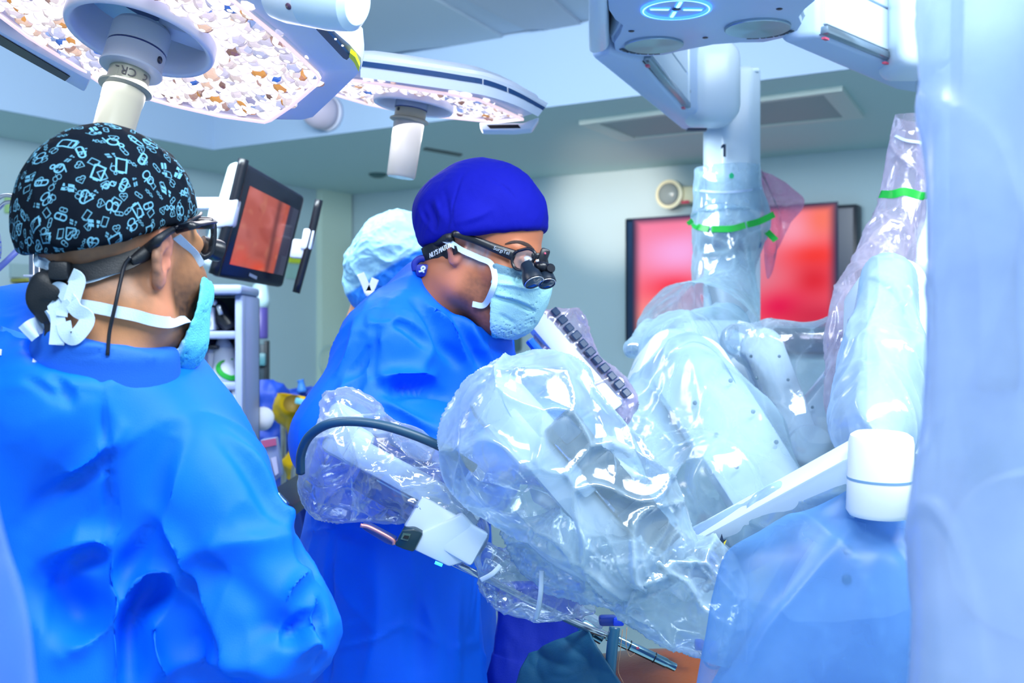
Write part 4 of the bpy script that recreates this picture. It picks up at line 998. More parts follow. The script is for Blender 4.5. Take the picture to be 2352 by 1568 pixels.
# cap with printed line drawings
def cap_mat():
    m, nt, out = new_mat('printed_cap'); L = nt.links.new; N = nt.nodes.new
    b = N('ShaderNodeBsdfPrincipled'); b.inputs['Roughness'].default_value = .9; b.inputs['Specular IOR Level'].default_value = .15
    uv = N('ShaderNodeUVMap'); uv.uv_map = 'UVMap'
    def layer(scale, seed, rnd):
        mp = N('ShaderNodeMapping'); mp.inputs['Scale'].default_value = (scale, scale, 1); mp.inputs['Location'].default_value = (seed*3.7, seed*1.9, 0); L(uv.outputs[0], mp.inputs[0])
        vo = N('ShaderNodeTexVoronoi'); vo.voronoi_dimensions = '2D'; vo.inputs['Scale'].default_value = 1.0; vo.inputs['Randomness'].default_value = rnd; L(mp.outputs[0], vo.inputs['Vector'])
        sb = N('ShaderNodeVectorMath'); sb.operation = 'SUBTRACT'; L(mp.outputs[0], sb.inputs[0]); L(vo.outputs['Position'], sb.inputs[1])
        sx = N('ShaderNodeSeparateXYZ'); L(sb.outputs[0], sx.inputs[0]); sc_ = N('ShaderNodeSeparateColor'); L(vo.outputs['Color'], sc_.inputs[0])
        X, Y = E(nt, sx.outputs[0]), E(nt, sx.outputs[1]); a = E(nt, sc_.outputs[0])*6.283; r = E(nt, sc_.outputs[1]); q = E(nt, sc_.outputs[2])
        ca, sa = a.cos(), a.sin(); x = X*ca-Y*sa; y = X*sa+Y*ca; lw = .034
        rad = (x*x+y*y).sqrt()
        bx = (((x.abs()-.20).max(y.abs()-.29)).abs() < lw).max(((x.abs()-.1).max((y-.34).abs()-.03)) < 0)          # clipboard
        pill = ((((x*x)+((y.abs()-.18).max(0))*((y.abs()-.18).max(0))).sqrt()-.115).abs() < lw).max((y.abs() < .02)*(x.abs() < .11)) # capsule
        st_ = ((rad-.19).abs() < lw).max((((x-.19)*(x-.19)+(y+.25)*(y+.25)).sqrt()-.09).abs() < .03).max(((x+.19).abs() < .025)*(y > 0)*(y < .36))  # stethoscope
        tx_ = (x.abs() < .30)*((y.abs()-.085).abs() < .06)*(((x*15.0+y*6).sin()) > -.45)                               # two lines of lettering
        ht = ((((x.abs()-.12)*(x.abs()-.12)+(y-.05)*(y-.05)).sqrt()-.15).abs() < lw)*(y > -.06); ht = ht.max(((x.abs()+(y+.32)*-.85).abs() < lw)*(y < .0)*(y > -.34)).max((y.abs() < .02)*(x.abs() < .2)) # heart
        dna = ((y-(x*11).sin()*.1).abs() < .028).max((y+(x*11).sin()*.1).abs() < .028).max((((x*42).sin()) > .7)*(y.abs() < .07))*(x.abs() < .36)
        lung = ((((x.abs()-.13)*(x.abs()-.13)*2.2+y*y).sqrt()-.2).abs() < lw).max((x.abs() < .022)*(y > -.02)*(y < .33))
        shapes = [bx, tx_, st_, pill, ht, dna, lung]; k = len(shapes); tot = None
        for i, s_ in enumerate(shapes):
            g_ = (r > i/k)*((r < (i+1)/k)) if i < k-1 else (r > i/k)
            tot = s_*g_ if tot is None else tot+s_*g_
        return tot, rad
    t1, _ = layer(6.0, 1.0, .5); t2, _ = layer(9.3, 4.0, .5)
    p = (t1+t2*.75).min(1.0)*.9
    mx = N('ShaderNodeMix'); mx.data_type = 'RGBA'; L(p.k, mx.inputs[0]); mx.inputs[6].default_value = (*lin((3, 14, 28)), 1); mx.inputs[7].default_value = (*lin((104, 166, 196)), 1)
    L(mx.outputs[2], b.inputs['Base Color']); L(b.outputs[0], out.inputs[0]); return m
def build_cap(name, hd, parent, m, lo, base_r, base_c, puff, fl, h=.003, seed=1, amp=.0022, uv=False, extra=None):
    g = Field((-.17, -.13, -.08), (.15, .13, .19), h)
    d = g.ell(base_c, base_r)
    for c_, r_ in puff: d = smin(d, g.ell(c_, r_), .03)
    d = smax(d, -g.plane(*lo), .008)
    V, Fq = g.mesh(d); V = adj_smooth(V, Fq, 2, .5); V, Fq = subdiv(V, Fq, 1)
    V = crumple(V, Fq, amp, 16, seed, stretch=((.3, 0, 1), 2.2), octs=3)
    uvs = None
    if uv:
        q = V-np.array([-.02, 0, .03]); r_ = np.linalg.norm(q, axis=1); th = np.arccos(np.clip((q[:, 2]*.82-q[:, 0]*.57*0-q[:, 1]*.57)/r_, -1, 1)); ph = np.arctan2(q[:, 2]*.57+q[:, 1]*.82, q[:, 0])
        uvs = np.stack([th*np.cos(ph), th*np.sin(ph)], 1)*.62
    Vw = hd.w(V)
    if fl: Vw = folds(Vw, Fq, fl)
    return mk(name, (Vw, Fq), m, parent, uv=uvs), V, Fq
cap1, _, _ = build_cap('scrub_cap', h1, man, cap_mat(), ((-.03, 0, .021), (-.34, 0, 1.)), (.105, .086, .102), (-.016, 0, .048), [((-.060, 0, .024), (.046, .072, .062))], [([(60, 560), (180, 575), (300, 560), (420, 505)], .006, -.003), ([(60, 480), (110, 540), (150, 572)], .008, .004), ([(340, 300), (400, 370), (430, 440)], .008, .003)], uv=True)
# ear side: black temple sleeves and head strap, mask ties, cord
T1 = bvh(h1.w(Vh1), Fh1)
def on1(px, py, off=.004, dflt=1.30):
    p = hitpx(T1, px, py)
    if p is None: return at(px, py, dflt)
    return p+nrm(CAM-p)*off
view = np.array([0, 1., 0])
mk('head_strap', ribbon([on1(px, py, .005) for px, py in ((100, 610), (135, 622), (190, 626), (240, 614), (290, 600), (330, 580))], .019, view, 40, .003), strapm, man)
mk('temple_sleeve', tube([on1(px, py, .007) for px, py in ((300, 602), (325, 588), (345, 572), (366, 548), (392, 530), (410, 522))], [.005, .008, .008, .005, .004, .003], n=30, seg=12), strapm, man)
mk('battery_cord', tube([on1(px, py, .012) for px, py in ((300, 590), (286, 610), (276, 650), (264, 705), (252, 760), (247, 816))], .0022, n=40, seg=8), frm, man)
mk('strap_clip', box(on1(140, 622, .012), (.022, .02, .02), None, .004), strapm, man, autos=40)
mk('strap_tail', tube([at(px, py, d) for px, py, d in ((135, 630, 1.235), (112, 650, 1.225), (92, 685, 1.225), (108, 720, 1.23), (122, 745, 1.235), (118, 800, 1.24))], [.010, .018, .016, .012, .010, .009], n=40, seg=12, flat=(view, .22)), strapm, man)
upper = [(88, 598), (105, 606), (120, 618), (132, 628)]
mk('mask_tie', ribbon([on1(px, py, .006, 1.23) for px, py in ((128, 622), (106, 604), (84, 590), (86, 603), (110, 612), (134, 626))], .008, view, 40), tiem, man)
mk('mask_tie', ribbon([on1(px, py, .005) for px, py in ((180, 642), (215, 634), (250, 622), (282, 612))], .012, view, 24), tiem, man)
mk('mask_tie', ribbon([on1(px, py, .006) for px, py in ((168, 698), (215, 705), (260, 714), (310, 724), (350, 735), (390, 740), (430, 731))], .013, view, 40), tiem, man)
for pts, wd in ((((163, 632), (178, 642), (172, 668), (164, 694)), .017), (((164, 694), (140, 664), (128, 672), (126, 700), (134, 740), (130, 792)), .016), (((164, 694), (176, 712), (200, 728), (192, 752), (168, 776), (152, 764), (146, 740)), .016), (((120, 730), (96, 742), (74, 755), (58, 768)), .020), (((164, 694), (145, 712), (142, 726)), .012)):
    mk('mask_bow', ribbon([on1(px, py, .016, 1.225) for px, py in pts], wd, view+np.array([.0, 0, .3]), 40, .0014), tiem, man)
# mask
def build_mask(name, hd, parent, m, x0, colfn, pleats, off=.010, h=.003, cut=None, seed=2, ext=()):
    g = Field((-.02, -.10, -.17), (.16, .10, .04), h)
    d = sunion(.03, g.ell((.044, 0, -.040), (.062, .066, .080)), g.ell((.085, 0, -.03), (.036, .03, .035)), g.cap((.070, -.02, -.098), (.070, .02, -.098), .026, .026))
    for c_, r_ in ext: d = smin(d, g.ell(c_, r_), .02)
    d = np.maximum(d-off, -(d-off+.004))
    for p, n_ in cut: d = np.maximum(d, g.plane(p, n_))
    V, Fq = g.mesh(d); V = adj_smooth(V, Fq, 1, .4); V, Fq = subdiv(V, Fq, 1)
    cols = colfn(V); W_ = hd.w(crumple(V, Fq, .0012, 22, seed, octs=2)); W_ = folds(W_, Fq, pleats) if pleats else W_
    return mk(name, (W_, Fq), m, parent, cols=cols)
maskm = mat('mask_fabric', (150, 214, 224), .7, attr='Col', bump=.5, bscale=520)
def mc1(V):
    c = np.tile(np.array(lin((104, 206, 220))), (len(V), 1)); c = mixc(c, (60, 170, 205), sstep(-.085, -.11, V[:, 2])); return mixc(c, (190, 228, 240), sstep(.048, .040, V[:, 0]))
build_mask('face_mask', h1, man, maskm, 0, mc1, [], off=.004, cut=[((.068, 0, 0), (-1, 0, .28)), ((0, 0, -.005), (.15, 0, 1.))])
mk('mask_tie', ribbon([on1(px, py, .004) for px, py in ((404, 544), (424, 563), (446, 585), (462, 612))], .012, view, 24), tiem, man)
# scrub shirt collar and gown
g = Field((-.95, .94, .25), (.05, 1.95, 1.62), .0105)
a_ = lambda px, py, d: at(px, py, d)
scr_ = mat('scrub_blue', (10, 96, 205), .7, bump=.2, bscale=700)
gs = Field((-.75, 1.05, 1.25), (-.25, 1.6, 1.55), .006)
d = gs.cap(a_(248, 785, 1.30), a_(225, 960, 1.33), .079, .10)
d = smax(d, gs.plane(a_(265, 788, 1.25), (.30, -.12, 1.)), .006)
V, Fq = gs.mesh(d); V = adj_smooth(V, Fq, 2)
mk('scrub_shirt', (folds(V, Fq, [([(165, 800), (230, 795), (300, 800), (345, 822)], .004, .003), ([(165, 812), (230, 808), (300, 812)], .003, -.002)]), Fq), scr_, man)
nb_ = a_(222, 925, 1.31)
d = sunion(.05, g.cap(nb_, a_(478, 1128, 1.33), .092, .070), g.cap(a_(150, 955, 1.31), a_(-230, 1030, 1.38), .098, .095),
           g.cap(a_(40, 1090, 1.36), a_(360, 1120, 1.37), .12, .105), g.ell(a_(130, 1300, 1.41), (.27, .16, .36)), g.cap(a_(150, 1500, 1.44), a_(170, 2900, 1.50), .22, .27))
arm = smin(g.cap(a_(482, 1140, 1.33), a_(640, 1440, 1.30), .076, .066), g.cap(a_(640, 1440, 1.315), a_(600, 1600, 1.62), .066, .052), .04)
d = smin(d, arm, .035); d = smin(d, g.cap(a_(-260, 980, 1.44), a_(-420, 1420, 1.40), .09, .07), .05)
d = smax(d, -g.ell(a_(262, 775, 1.29), (.088, .12, .040), nrm([1, 0, -.1]).reshape(1, 3).repeat(3, 0)*0+np.eye(3)), .012)
V, Fq = g.mesh(d); V = adj_smooth(V, Fq, 2); V, Fq = subdiv(V, Fq, 1)
FL = [([(232, 860), (238, 960), (246, 1080), (252, 1200), (256, 1300), (262, 1568)], .006, -.010, 1), ([(232, 845), (300, 835), (380, 848)], .006, .004), ([(30, 760), (110, 790), (210, 832)], .006, .005),
      ([(120, 860), (150, 900), (160, 930)], .008, -.008), ([(60, 870), (100, 890), (130, 915)], .006, -.006),
      ([(110, 1130), (180, 1080), (246, 1030), (280, 990)], .014, .012), ([(120, 1145), (190, 1095), (250, 1045)], .010, -.012), ([(60, 1210), (120, 1130), (160, 1090)], .02, -.014),
      ([(90, 1310), (150, 1260), (200, 1240), (252, 1252)], .02, .018), ([(100, 1340), (160, 1290), (240, 1270)], .016, -.02), ([(110, 1330), (170, 1400), (240, 1440)], .03, -.035), ([(150, 1500), (220, 1450), (250, 1400)], .02, .02),
      ([(250, 1230), (262, 1400), (272, 1568)], .012, .02), ([(300, 1568), (315, 1440), (345, 1380), (350, 1340)], .016, -.036), ([(290, 1400), (310, 1330), (390, 1310)], .012, .018), ([(340, 1420), (350, 1500), (380, 1568)], .014, .02),
      ([(400, 1300), (450, 1380), (500, 1480), (530, 1540)], .012, -.016), ([(430, 1330), (480, 1420), (540, 1520)], .02, .012), ([(350, 1180), (420, 1290), (400, 1360)], .015, .012), ([(345, 1215), (300, 1300), (280, 1330)], .012, -.010),
      ([(400, 1000), (360, 1100), (345, 1200)], .02, -.010), ([(430, 980), (390, 1120), (370, 1210)], .02, .010), ([(540, 1000), (600, 1060), (640, 1150), (660, 1220)], .02, .008), ([(520, 1010), (580, 1080), (630, 1180)], .014, -.006),
      ([(410, 1290), (500, 1255), (600, 1240), (690, 1235)], .02, .010), ([(420, 1300), (520, 1330), (600, 1400), (660, 1420)], .03, -.012), ([(640, 1420), (670, 1350), (710, 1310)], .012, .014), ([(660, 1480), (700, 1430), (740, 1410)], .010, -.018), ([(690, 1500), (720, 1470), (745, 1500)], .010, .016), ([(735, 1380), (745, 1450), (735, 1540)], .008, -.012), ([(730, 1370), (720, 1440)], .007, .012),
      ([(560, 1450), (640, 1440), (700, 1480)], .02, -.012), ([(350, 1540), (450, 1510), (560, 1520), (640, 1560)], .02, .014), ([(680, 1235), (720, 1275), (735, 1320)], .012, -.012), ([(640, 1160), (672, 1210), (700, 1245)], .012, .012)]
V = folds(V, Fq, [(f[0], f[1]*.75, f[2]*1.15)+tuple(f[3:]) for f in FL]); V = foldfilm(V, Fq, .0068, 5.2, 21, ((.2, 0, 1), 1.5), .0)
gw1 = mk('gown', (V, Fq), gownm, man)
Tg = bvh(V, Fq)
def on_g(px, py, off=.002): p = hitpx(Tg, px, py, at(px, py, 1.25)); return p+nrm(CAM-p)*off
mk('gown_seam', ribbon([on_g(px, py) for px, py in ((2, 756), (60, 775), (120, 795), (180, 822), (226, 845), (260, 838), (320, 836), (390, 848))], .007, view, 60, .0012), gown_edge, gw1)
for pts in (((78, 816), (100, 818), (96, 834), (76, 831)), ((-8, 800), (5, 802), (3, 816), (-10, 814))):
    mk('velcro_tab', prism([on_g(px, py, .0015) for px, py in pts], (0, -.002, 0)), mat('velcro_white', (226, 234, 246), .8), gw1, False)
# glasses of the left man
t = thing('glasses', 'black loupe glasses of the man in the patterned cap', 'glasses', on1(440, 530))
mk('temple', tube([on1(405, 527, .008), at(440, 518, 1.275), at(465, 512, 1.30), at(490, 508, 1.34)], [.005, .0048, .005, .006], n=20, seg=8, flat=(view, .4)), frm, t)
mk('upper_strap', tube([on1(400, 524, .008), at(430, 512, 1.29), at(455, 498, 1.31), at(462, 490, 1.33)], .0022, n=16, seg=8), frm, t)
fr = [(456, 505), (486, 508), (491, 530), (489, 560), (482, 582), (466, 590), (456, 582)]
mk('frame', tube([at(px, py, 1.36+(px-456)*.0003) for px, py in fr], .0040, n=40, seg=8), frm, t)
mk('lens', prism([at(px, py, 1.365) for px, py in fr], (0, .002, 0)), film('glasses_glass', (120, 150, 170), body=.06, edge=.1, rough=.03, gloss=.6, bump=0), t, False)
mk('loupe_barrel', lathe([(.012, 0), (.014, .02), (.013, .026)], at(462, 563, 1.375), (.75, .6, -.25), 20), frm, t, autos=30)
mk('frame_end', box(at(466, 514, 1.33), (.026, .012, .012), None, .003), frm, t, autos=40)

# ------------------------------------------------------------------ surgeon
D2 = 1.95
h2 = Head(at(1108, 573, D2), math.radians(-17), math.radians(20), math.radians(0), 1.05)
surg = thing('person', 'surgeon in blue gown with royal blue cap, mask and loupes, bowing to the right', 'person', at(920, 1568, 2.05)*np.array([1, 1, 0]))
def col_surg(V):
    x, y, z = V.T; n = pn(V*190, 3)*.5+.5; n2 = pn(V*40, 5)*.5+.5; n3 = pn(V*np.array([240, 240, 60]), 8)*.5+.5
    c = np.tile(np.array(lin((184, 112, 80))), (len(V), 1)); c = mixc(c, (206, 130, 112), np.exp(-((x+.012)/.022)**2)*np.exp(-((np.abs(y)-.088)/.016)**2)*.9)
    beard = sstep(.0, .025, x)*sstep(-.02, -.05, z); c = mixc(c, (104, 68, 58), beard*(.34+.55*n)); c = mixc(c, (190, 120, 90), sstep(-.11, -.16, z)*.4)
    sb = sstep(.024, .010, np.abs(x-.018-.1*np.minimum(z, 0)*0))*sstep(-.035, -.015, z)*sstep(.024, .010, z)*sstep(.05, .062, np.abs(y)); c = mixc(c, (168, 156, 160), np.clip(sb*(.2+1.0*n3), 0, .85))
    nap = sstep(-.05, -.075, x+.25*(z+.04))*sstep(-.11, -.06, z); c = mixc(c, (64, 50, 52), nap*(.5+.5*n3))
    return np.clip(c*(.94+.1*n2)[:, None], 0, 1)
head2, Vh2, Fh2 = build_head('head', h2, surg, col_surg, h=.0028, neck_dir=(-.065, 0, -.155))
T2 = bvh(h2.w(Vh2), Fh2)
def on2(px, py, off=.004, dflt=1.87):
    p = hitpx(T2, px, py)
    if p is None: return at(px, py, dflt)
    return p+nrm(CAM-p)*off
royal = mat('royal_cap', (0, 9, 146), .8, spec=.2, bump=.2, bscale=800)
capf = [([(1062, 402), (1040, 470), (1043, 520)], .003, -.0015), ([(1118, 405), (1160, 430), (1188, 460)], .003, -.0015), ([(1050, 512), (1095, 498), (1130, 480)], .006, .003), ([(985, 470), (1000, 510), (990, 530)], .006, -.005), ([(1000, 460), (1015, 500)], .006, .004), ([(970, 490), (985, 520)], .006, -.004), ([(1020, 440), (1030, 500), (1020, 540)], .006, -.003), ([(962, 480), (975, 505), (1000, 535)], .006, .004)]
build_cap('scrub_cap', h2, surg, royal, ((.06, 0, .046), (-.50, 0, 1.)), (.108, .087, .098), (-.014, 0, .048), [((-.085, 0, .034), (.045, .06, .048)), ((-.03, 0, -.002), (.07, .083, .05)), ((-.012, .078, .030), (.030, .022, .030)), ((-.012, -.078, .030), (.030, .022, .030))], capf, seed=5, amp=.0016)
eb = [(1160, 560), (1176, 556), (1194, 557), (1212, 564), (1226, 574)]
mk('eyebrow', tube([on2(px, py, .001) for px, py in eb], [.0006, .0024, .0034, .0038, .002], n=24, seg=8, flat=(view, .25)), mat('hair_dark', (66, 48, 44), .8, bump=.6, bscale=900), surg)
ec = on2(1210, 600, .0); ey_ = mk('eye', lathe([(.0005, .0045), (.004, .004), (.0075, .002), (.0095, -.003)], ec, nrm(CAM-ec), 20), mat('eye_white', (214, 206, 210), .15), surg)
mk('pupil', lathe([(.0034, .0), (.003, .0012), (.0005, .0016)], ec+nrm(CAM-ec)*.004+np.array([.004, 0, .0]), nrm(CAM-ec), 16), mat('iris_dark', (24, 20, 28), .08), ey_)
hb = [on2(px, py, .005) for px, py in ((985, 598), (1000, 588), (1018, 578), (1038, 566), (1058, 558))]
hb_ = mk('elastic_headband', ribbon([on2(px, py, .007) for px, py in ((976, 592), (986, 587), (1000, 580), (1018, 571), (1044, 558))], .034, view, 40, .004), strapm, surg)
p_, q_ = on2(992, 586, .016), on2(1030, 566, .016); u_ = nrm(q_-p_)
mk('headband_lettering', text("NLY'S MATUR", .0122, (p_+q_)/2-view*.006, u_, nrm(UP-u_*u_[2])), mat('letter_white', (226, 236, 244), .6), hb_, False)
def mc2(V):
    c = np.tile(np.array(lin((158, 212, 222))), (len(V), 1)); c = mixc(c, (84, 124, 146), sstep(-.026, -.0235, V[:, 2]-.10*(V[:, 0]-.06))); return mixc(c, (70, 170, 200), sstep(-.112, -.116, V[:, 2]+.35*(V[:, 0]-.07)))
plm = [([(1140, 650), (1180, 655), (1215, 662), (1240, 658)], .004, .005), ([(1140, 684), (1180, 694), (1210, 708), (1228, 716)], .004, -.007), ([(1140, 676), (1180, 684), (1215, 698)], .004, .005), ([(1120, 702), (1150, 724), (1180, 742)], .004, -.004), ([(1195, 628), (1190, 645), (1200, 655)], .005, -.004)]
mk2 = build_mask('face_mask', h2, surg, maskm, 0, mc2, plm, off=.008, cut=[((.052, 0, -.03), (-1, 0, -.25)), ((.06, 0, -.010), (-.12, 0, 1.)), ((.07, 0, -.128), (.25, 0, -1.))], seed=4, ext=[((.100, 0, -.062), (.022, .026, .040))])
Vm = np.array([v.co[:] for v in mk2.data.vertices])+ORG[mk2]; nh = len(Vh2)
T2m = BVHTree.FromPolygons(h2.w(Vh2).tolist()+Vm.tolist(), Fh2.tolist()+[[i+nh for i in p.vertices] for p in mk2.data.polygons])
def on2m(px, py, off): p = hitpx(T2m, px, py, at(px, py, 1.87)); return p+nrm(CAM-p)*off*.5
for pts, wd in ((((984, 538), (1000, 542), (1030, 555), (1062, 575), (1100, 592), (1128, 606), (1137, 640), (1130, 668), (1112, 700), (1085, 698)), .0095),):
    mk('mask_tie', ribbon([on2m(px, py, .009) for px, py in pts], wd, view, 70, .0014), tiem, mk2)
# gown of the surgeon
g = Field((-.50, 1.60, .20), (.32, 2.42, 1.66), .0105); a_ = at
d = sunion(.05, g.cap(a_(1000, 712, 1.98), a_(900, 800, 1.92), .085, .090), g.cap(a_(960, 790, 2.04), a_(890, 1250, 2.06), .125, .15), g.cap(a_(1050, 790, 2.0), a_(1040, 1060, 2.02), .10, .13), g.cap(a_(1085, 775, 2.12), a_(1120, 900, 2.2), .075, .075), g.cap(a_(900, 1200, 2.05), a_(930, 2300, 2.10), .155, .20))
arm = smin(g.cap(a_(895, 800, 1.90), a_(785, 1010, 1.86), .090, .078), g.cap(a_(785, 1010, 1.86), a_(1230, 1030, 1.80), .085, .062), .06)
d = smin(d, arm, .035); d = smin(d, g.cap(a_(1120, 900, 2.2), a_(1330, 1010, 2.1), .075, .055), .04)
d = smin(d, g.cap(a_(992, 664, 1.98), a_(985, 720, 2.0), .062, .08), .03)
d = smax(d, -g.ell(a_(1078, 652, 1.95), (.095, .11, .060), [nrm([.8, 0, -.6]), [0, 1, 0], nrm([.6, 0, .8])]), .010)
V, Fq = g.mesh(d); V = adj_smooth(V, Fq, 2); V, Fq = subdiv(V, Fq, 1)
FS = [([(880, 690), (860, 780), (858, 860), (880, 900)], .008, -.008), ([(960, 690), (1000, 735), (1020, 790), (1050, 830)], .014, -.016), ([(985, 700), (1030, 740), (1060, 800), (1072, 830)], .012, .012), ([(1060, 730), (1100, 780), (1130, 830)], .012, .010), ([(1040, 720), (1080, 790), (1105, 840)], .010, -.012),
      ([(890, 735), (930, 745), (965, 770), (985, 790)], .012, -.010), ([(845, 740), (880, 742), (920, 730)], .008, .006), ([(900, 900), (940, 885), (990, 890), (1020, 910)], .014, -.020), ([(870, 870), (920, 860), (1000, 865)], .016, .014), ([(880, 920), (930, 950), (1000, 985)], .012, .010), ([(800, 860), (830, 830), (850, 790)], .010, -.010), ([(790, 870), (770, 930), (730, 990)], .014, .010), ([(830, 860), (790, 940), (760, 980)], .012, -.010),
      ([(740, 1060), (780, 1120), (800, 1200)], .02, -.012), ([(690, 1130), (760, 1210), (840, 1240)], .012, -.008), ([(760, 1250), (750, 1400), (745, 1560)], .010, -.010), ([(860, 1280), (870, 1400), (850, 1560)], .03, .010), ([(970, 1330), (960, 1450), (975, 1560)], .03, -.012), ([(1060, 1360), (1050, 1460), (1060, 1560)], .02, .008), ([(700, 1220), (740, 1216), (790, 1215)], .006, .005),
      ([(770, 1490), (850, 1470), (920, 1440)], .006, .004), ([(1000, 800), (960, 850), (890, 870)], .02, .008), ([(820, 730), (800, 800), (770, 850)], .012, .008)]
V = folds(V, Fq, [(f[0], f[1]*.75, f[2]*1.15)+tuple(f[3:]) for f in FS]); V = foldfilm(V, Fq, .0075, 6, 33, ((.2, 0, 1), 1.5), .0)
gw2 = mk('gown', (V, Fq), gowns, surg); Tg2 = bvh(V, Fq)
def on_g2(px, py, off=.003, dflt=1.88): p = hitpx(Tg2, px, py, at(px, py, dflt)); return p+nrm(CAM-p)*off
mk('collar_edge', tube([on_g2(px, py) for px, py in ((984, 632), (1005, 645), (1030, 665), (1055, 688), (1072, 700))], .0028, n=30, seg=8), mat('collar_white', (200, 220, 246), .6), gw2)
mk('collar_seam', ribbon([on_g2(px, py) for px, py in ((975, 648), (1005, 665), (1030, 684), (1062, 706), (1100, 716), (1128, 715))], .004, view, 40, .001), gown_edge, gw2)
mk('neck_tie', tube([at(px, py, 1.93) for px, py in ((955, 622), (953, 605), (965, 594), (985, 594))], .006, n=20, seg=8, flat=(view, .4)), mat('tie_navy', (10, 40, 160), .5), surg)
mk('neck_tie', box(at(976, 622, 1.92), (.03, .02, .022), None, .006), mat('tie_navy', (10, 40, 160), .5), surg, autos=40)
mk('neck_knot', tube([at(px, py, 1.905) for px, py in ((962, 624), (970, 622), (976, 616), (972, 612), (968, 617), (974, 626))], .0018, n=24, seg=6), mat('collar_white', (200, 220, 246), .6), surg)
mk('gown_tie', box(at(797, 758, 1.93), (.014, .006, .012), None, .002), gown_edge, gw2, autos=40)
# gloved hands closing on the instrument behind the plastic
glove = mat('glove', (214, 226, 236), .45)
def hand(nm, wr, dirv, up, par, k=1.0, side=1):
    dirv = nrm(dirv); n_ = nrm(np.cross(dirv, up)); s_ = np.cross(n_, dirv); P = lambda x, y, z: wr+(dirv*x+s_*y+n_*z)*k
    lo = np.min([P(x, y, z) for x in (-.05, .21) for y in (-.08, .08) for z in (-.1, .06)], 0)-.02; hi = np.max([P(x, y, z) for x in (-.05, .21) for y in (-.08, .08) for z in (-.1, .06)], 0)+.02
    g = Field(lo, hi, .0036); d = g.cap(P(-.04, 0, 0), P(.01, 0, 0), .028, .026)
    d = smin(d, smin(g.cap(P(.02, -.02, 0), P(.085, -.026, .0), .019, .014), g.cap(P(.02, .018, 0), P(.082, .026, 0), .019, .013), .02), .02); d = smin(d, g.cap(P(.03, 0, 0), P(.085, 0, .002), .018, .014), .02)
    for i, (y, L_) in enumerate(((-.031, .9), (-.010, 1.), (.011, .95), (.030, .78))):
        p0 = P(.085-.006*abs(i-1), y, 0); p1 = P(.085+.042*L_, y*1.1, -.010); p2 = P(.085+.058*L_, y*1.1, -.035*L_); p3 = P(.085+.048*L_, y*1.05, -.055*L_)
        f_ = smin(smin(g.cap(p0, p1, .0098, .0090), g.cap(p1, p2, .0090, .0082), .003), g.cap(p2, p3, .0082, .0070), .003); d = smin(d, f_, .004)
    q0, q1, q2, q3 = P(.018, -.030*side, -.006), P(.045, -.050*side, -.020), P(.075, -.048*side, -.036), P(.095, -.036*side, -.044)
    d = smin(d, smin(smin(g.cap(q0, q1, .014, .0115), g.cap(q1, q2, .0112, .0098), .003), g.cap(q2, q3, .0098, .0078), .003), .007)
    V, Fq = g.mesh(d); return mk(nm, (adj_smooth(V, Fq, 1), Fq), glove, par)
hand('gloved_hand', at(1225, 1040, 1.80), nrm([.8, .1, -.5]), (0, .3, 1.), surg); hand('gloved_hand', at(1325, 1030, 2.1), nrm([.7, -.2, -.6]), (0, -.3, 1.), surg, side=-1)
# loupes of the surgeon
lp_ = thing('loupe_glasses', 'black magnifying loupe glasses worn by the surgeon in the royal blue cap', 'glasses', on2(1170, 585))
mk('temple', tube([on2(987, 567, .012), on2(1012, 548, .013), on2(1030, 537, .013), on2(1046, 537, .012), on2(1095, 553, .010), on2(1150, 575, .010), at(1184, 588, 1.865)], [.004, .005, .0058, .0058, .0062, .008, .0095], n=60, seg=10, flat=(view, .35)), frm, lp_)
mk('temple_grip', tube([on2(990, 566, .011), on2(1014, 552, .012), on2(1034, 545, .012)], [.005, .009, .007], n=20, seg=10), strapm, lp_)
p_ = on2(1152, 576, .016); u_ = nrm(at(1170, 583, 1.86)-at(1135, 570, 1.86)); mk('temple_lettering', text('SurgiTel', .0085, p_-view*.004, u_, nrm(UP-u_*u_[2])), mat('letter_grey', (150, 165, 185), .5), lp_, False)
lf = [(1190, 576), (1212, 571), (1226, 577), (1229, 588), (1220, 606), (1208, 618), (1192, 620), (1180, 612), (1176, 596), (1181, 582), (1190, 576)]
dl = lambda px: 1.855-(px-1200)*.0004
mk('frame', tube([at(px, py, dl(px)) for px, py in lf], .0026, n=60, seg=8), frm, lp_)
mk('lens', prism([at(px, py, dl(px)) for px, py in lf[:-1]], (0, .0016, 0)), film('glasses_glass2', (150, 150, 170), body=.05, edge=.08, rough=.03, gloss=.5, bump=0), lp_, False)
mk('nose_bridge', box(at(1236, 588, 1.85), (.022, .016, .010), None, .003), frm, lp_, autos=40)
mk('hinge_arm', box(at(1248, 590, 1.845), (.016, .016, .028), (nrm([1, 0, -.35]), (0, 1, 0), nrm([.35, 0, 1])), .004), frm, lp_, autos=40)
mk('hinge_arm', box(at(1251, 603, 1.845), (.012, .014, .020), (nrm([1, 0, .2]), (0, 1, 0), nrm([-.2, 0, 1])), .003), frm, lp_, autos=40)
mk('silver_plate', box(at(1236, 604, 1.838), (.006, .004, .012), (nrm([1, 0, .4]), (0, 1, 0), nrm([-.4, 0, 1])), .001), mat('silver', (200, 205, 215), .2, metal=.8), lp_, autos=40)
mk('crossbar', tube([at(1228, 612, 1.842), at(1245, 612, 1.83), at(1262, 618, 1.845)], [.007, .009, .007], n=14, seg=12), frm, lp_)
mk('adjust_knob', lathe([(.007, -.006), (.008, -.003), (.008, .004), (.006, .007)], at(1263, 617, 1.83), (.2, -1, .1), 18), frm, lp_, autos=30)
mk('red_dot', lathe([(.002, 0), (.0015, .001)], at(1252, 582, 1.832), (0, -1, 0), 10), mat('red_mark', (200, 80, 110), .5), lp_)
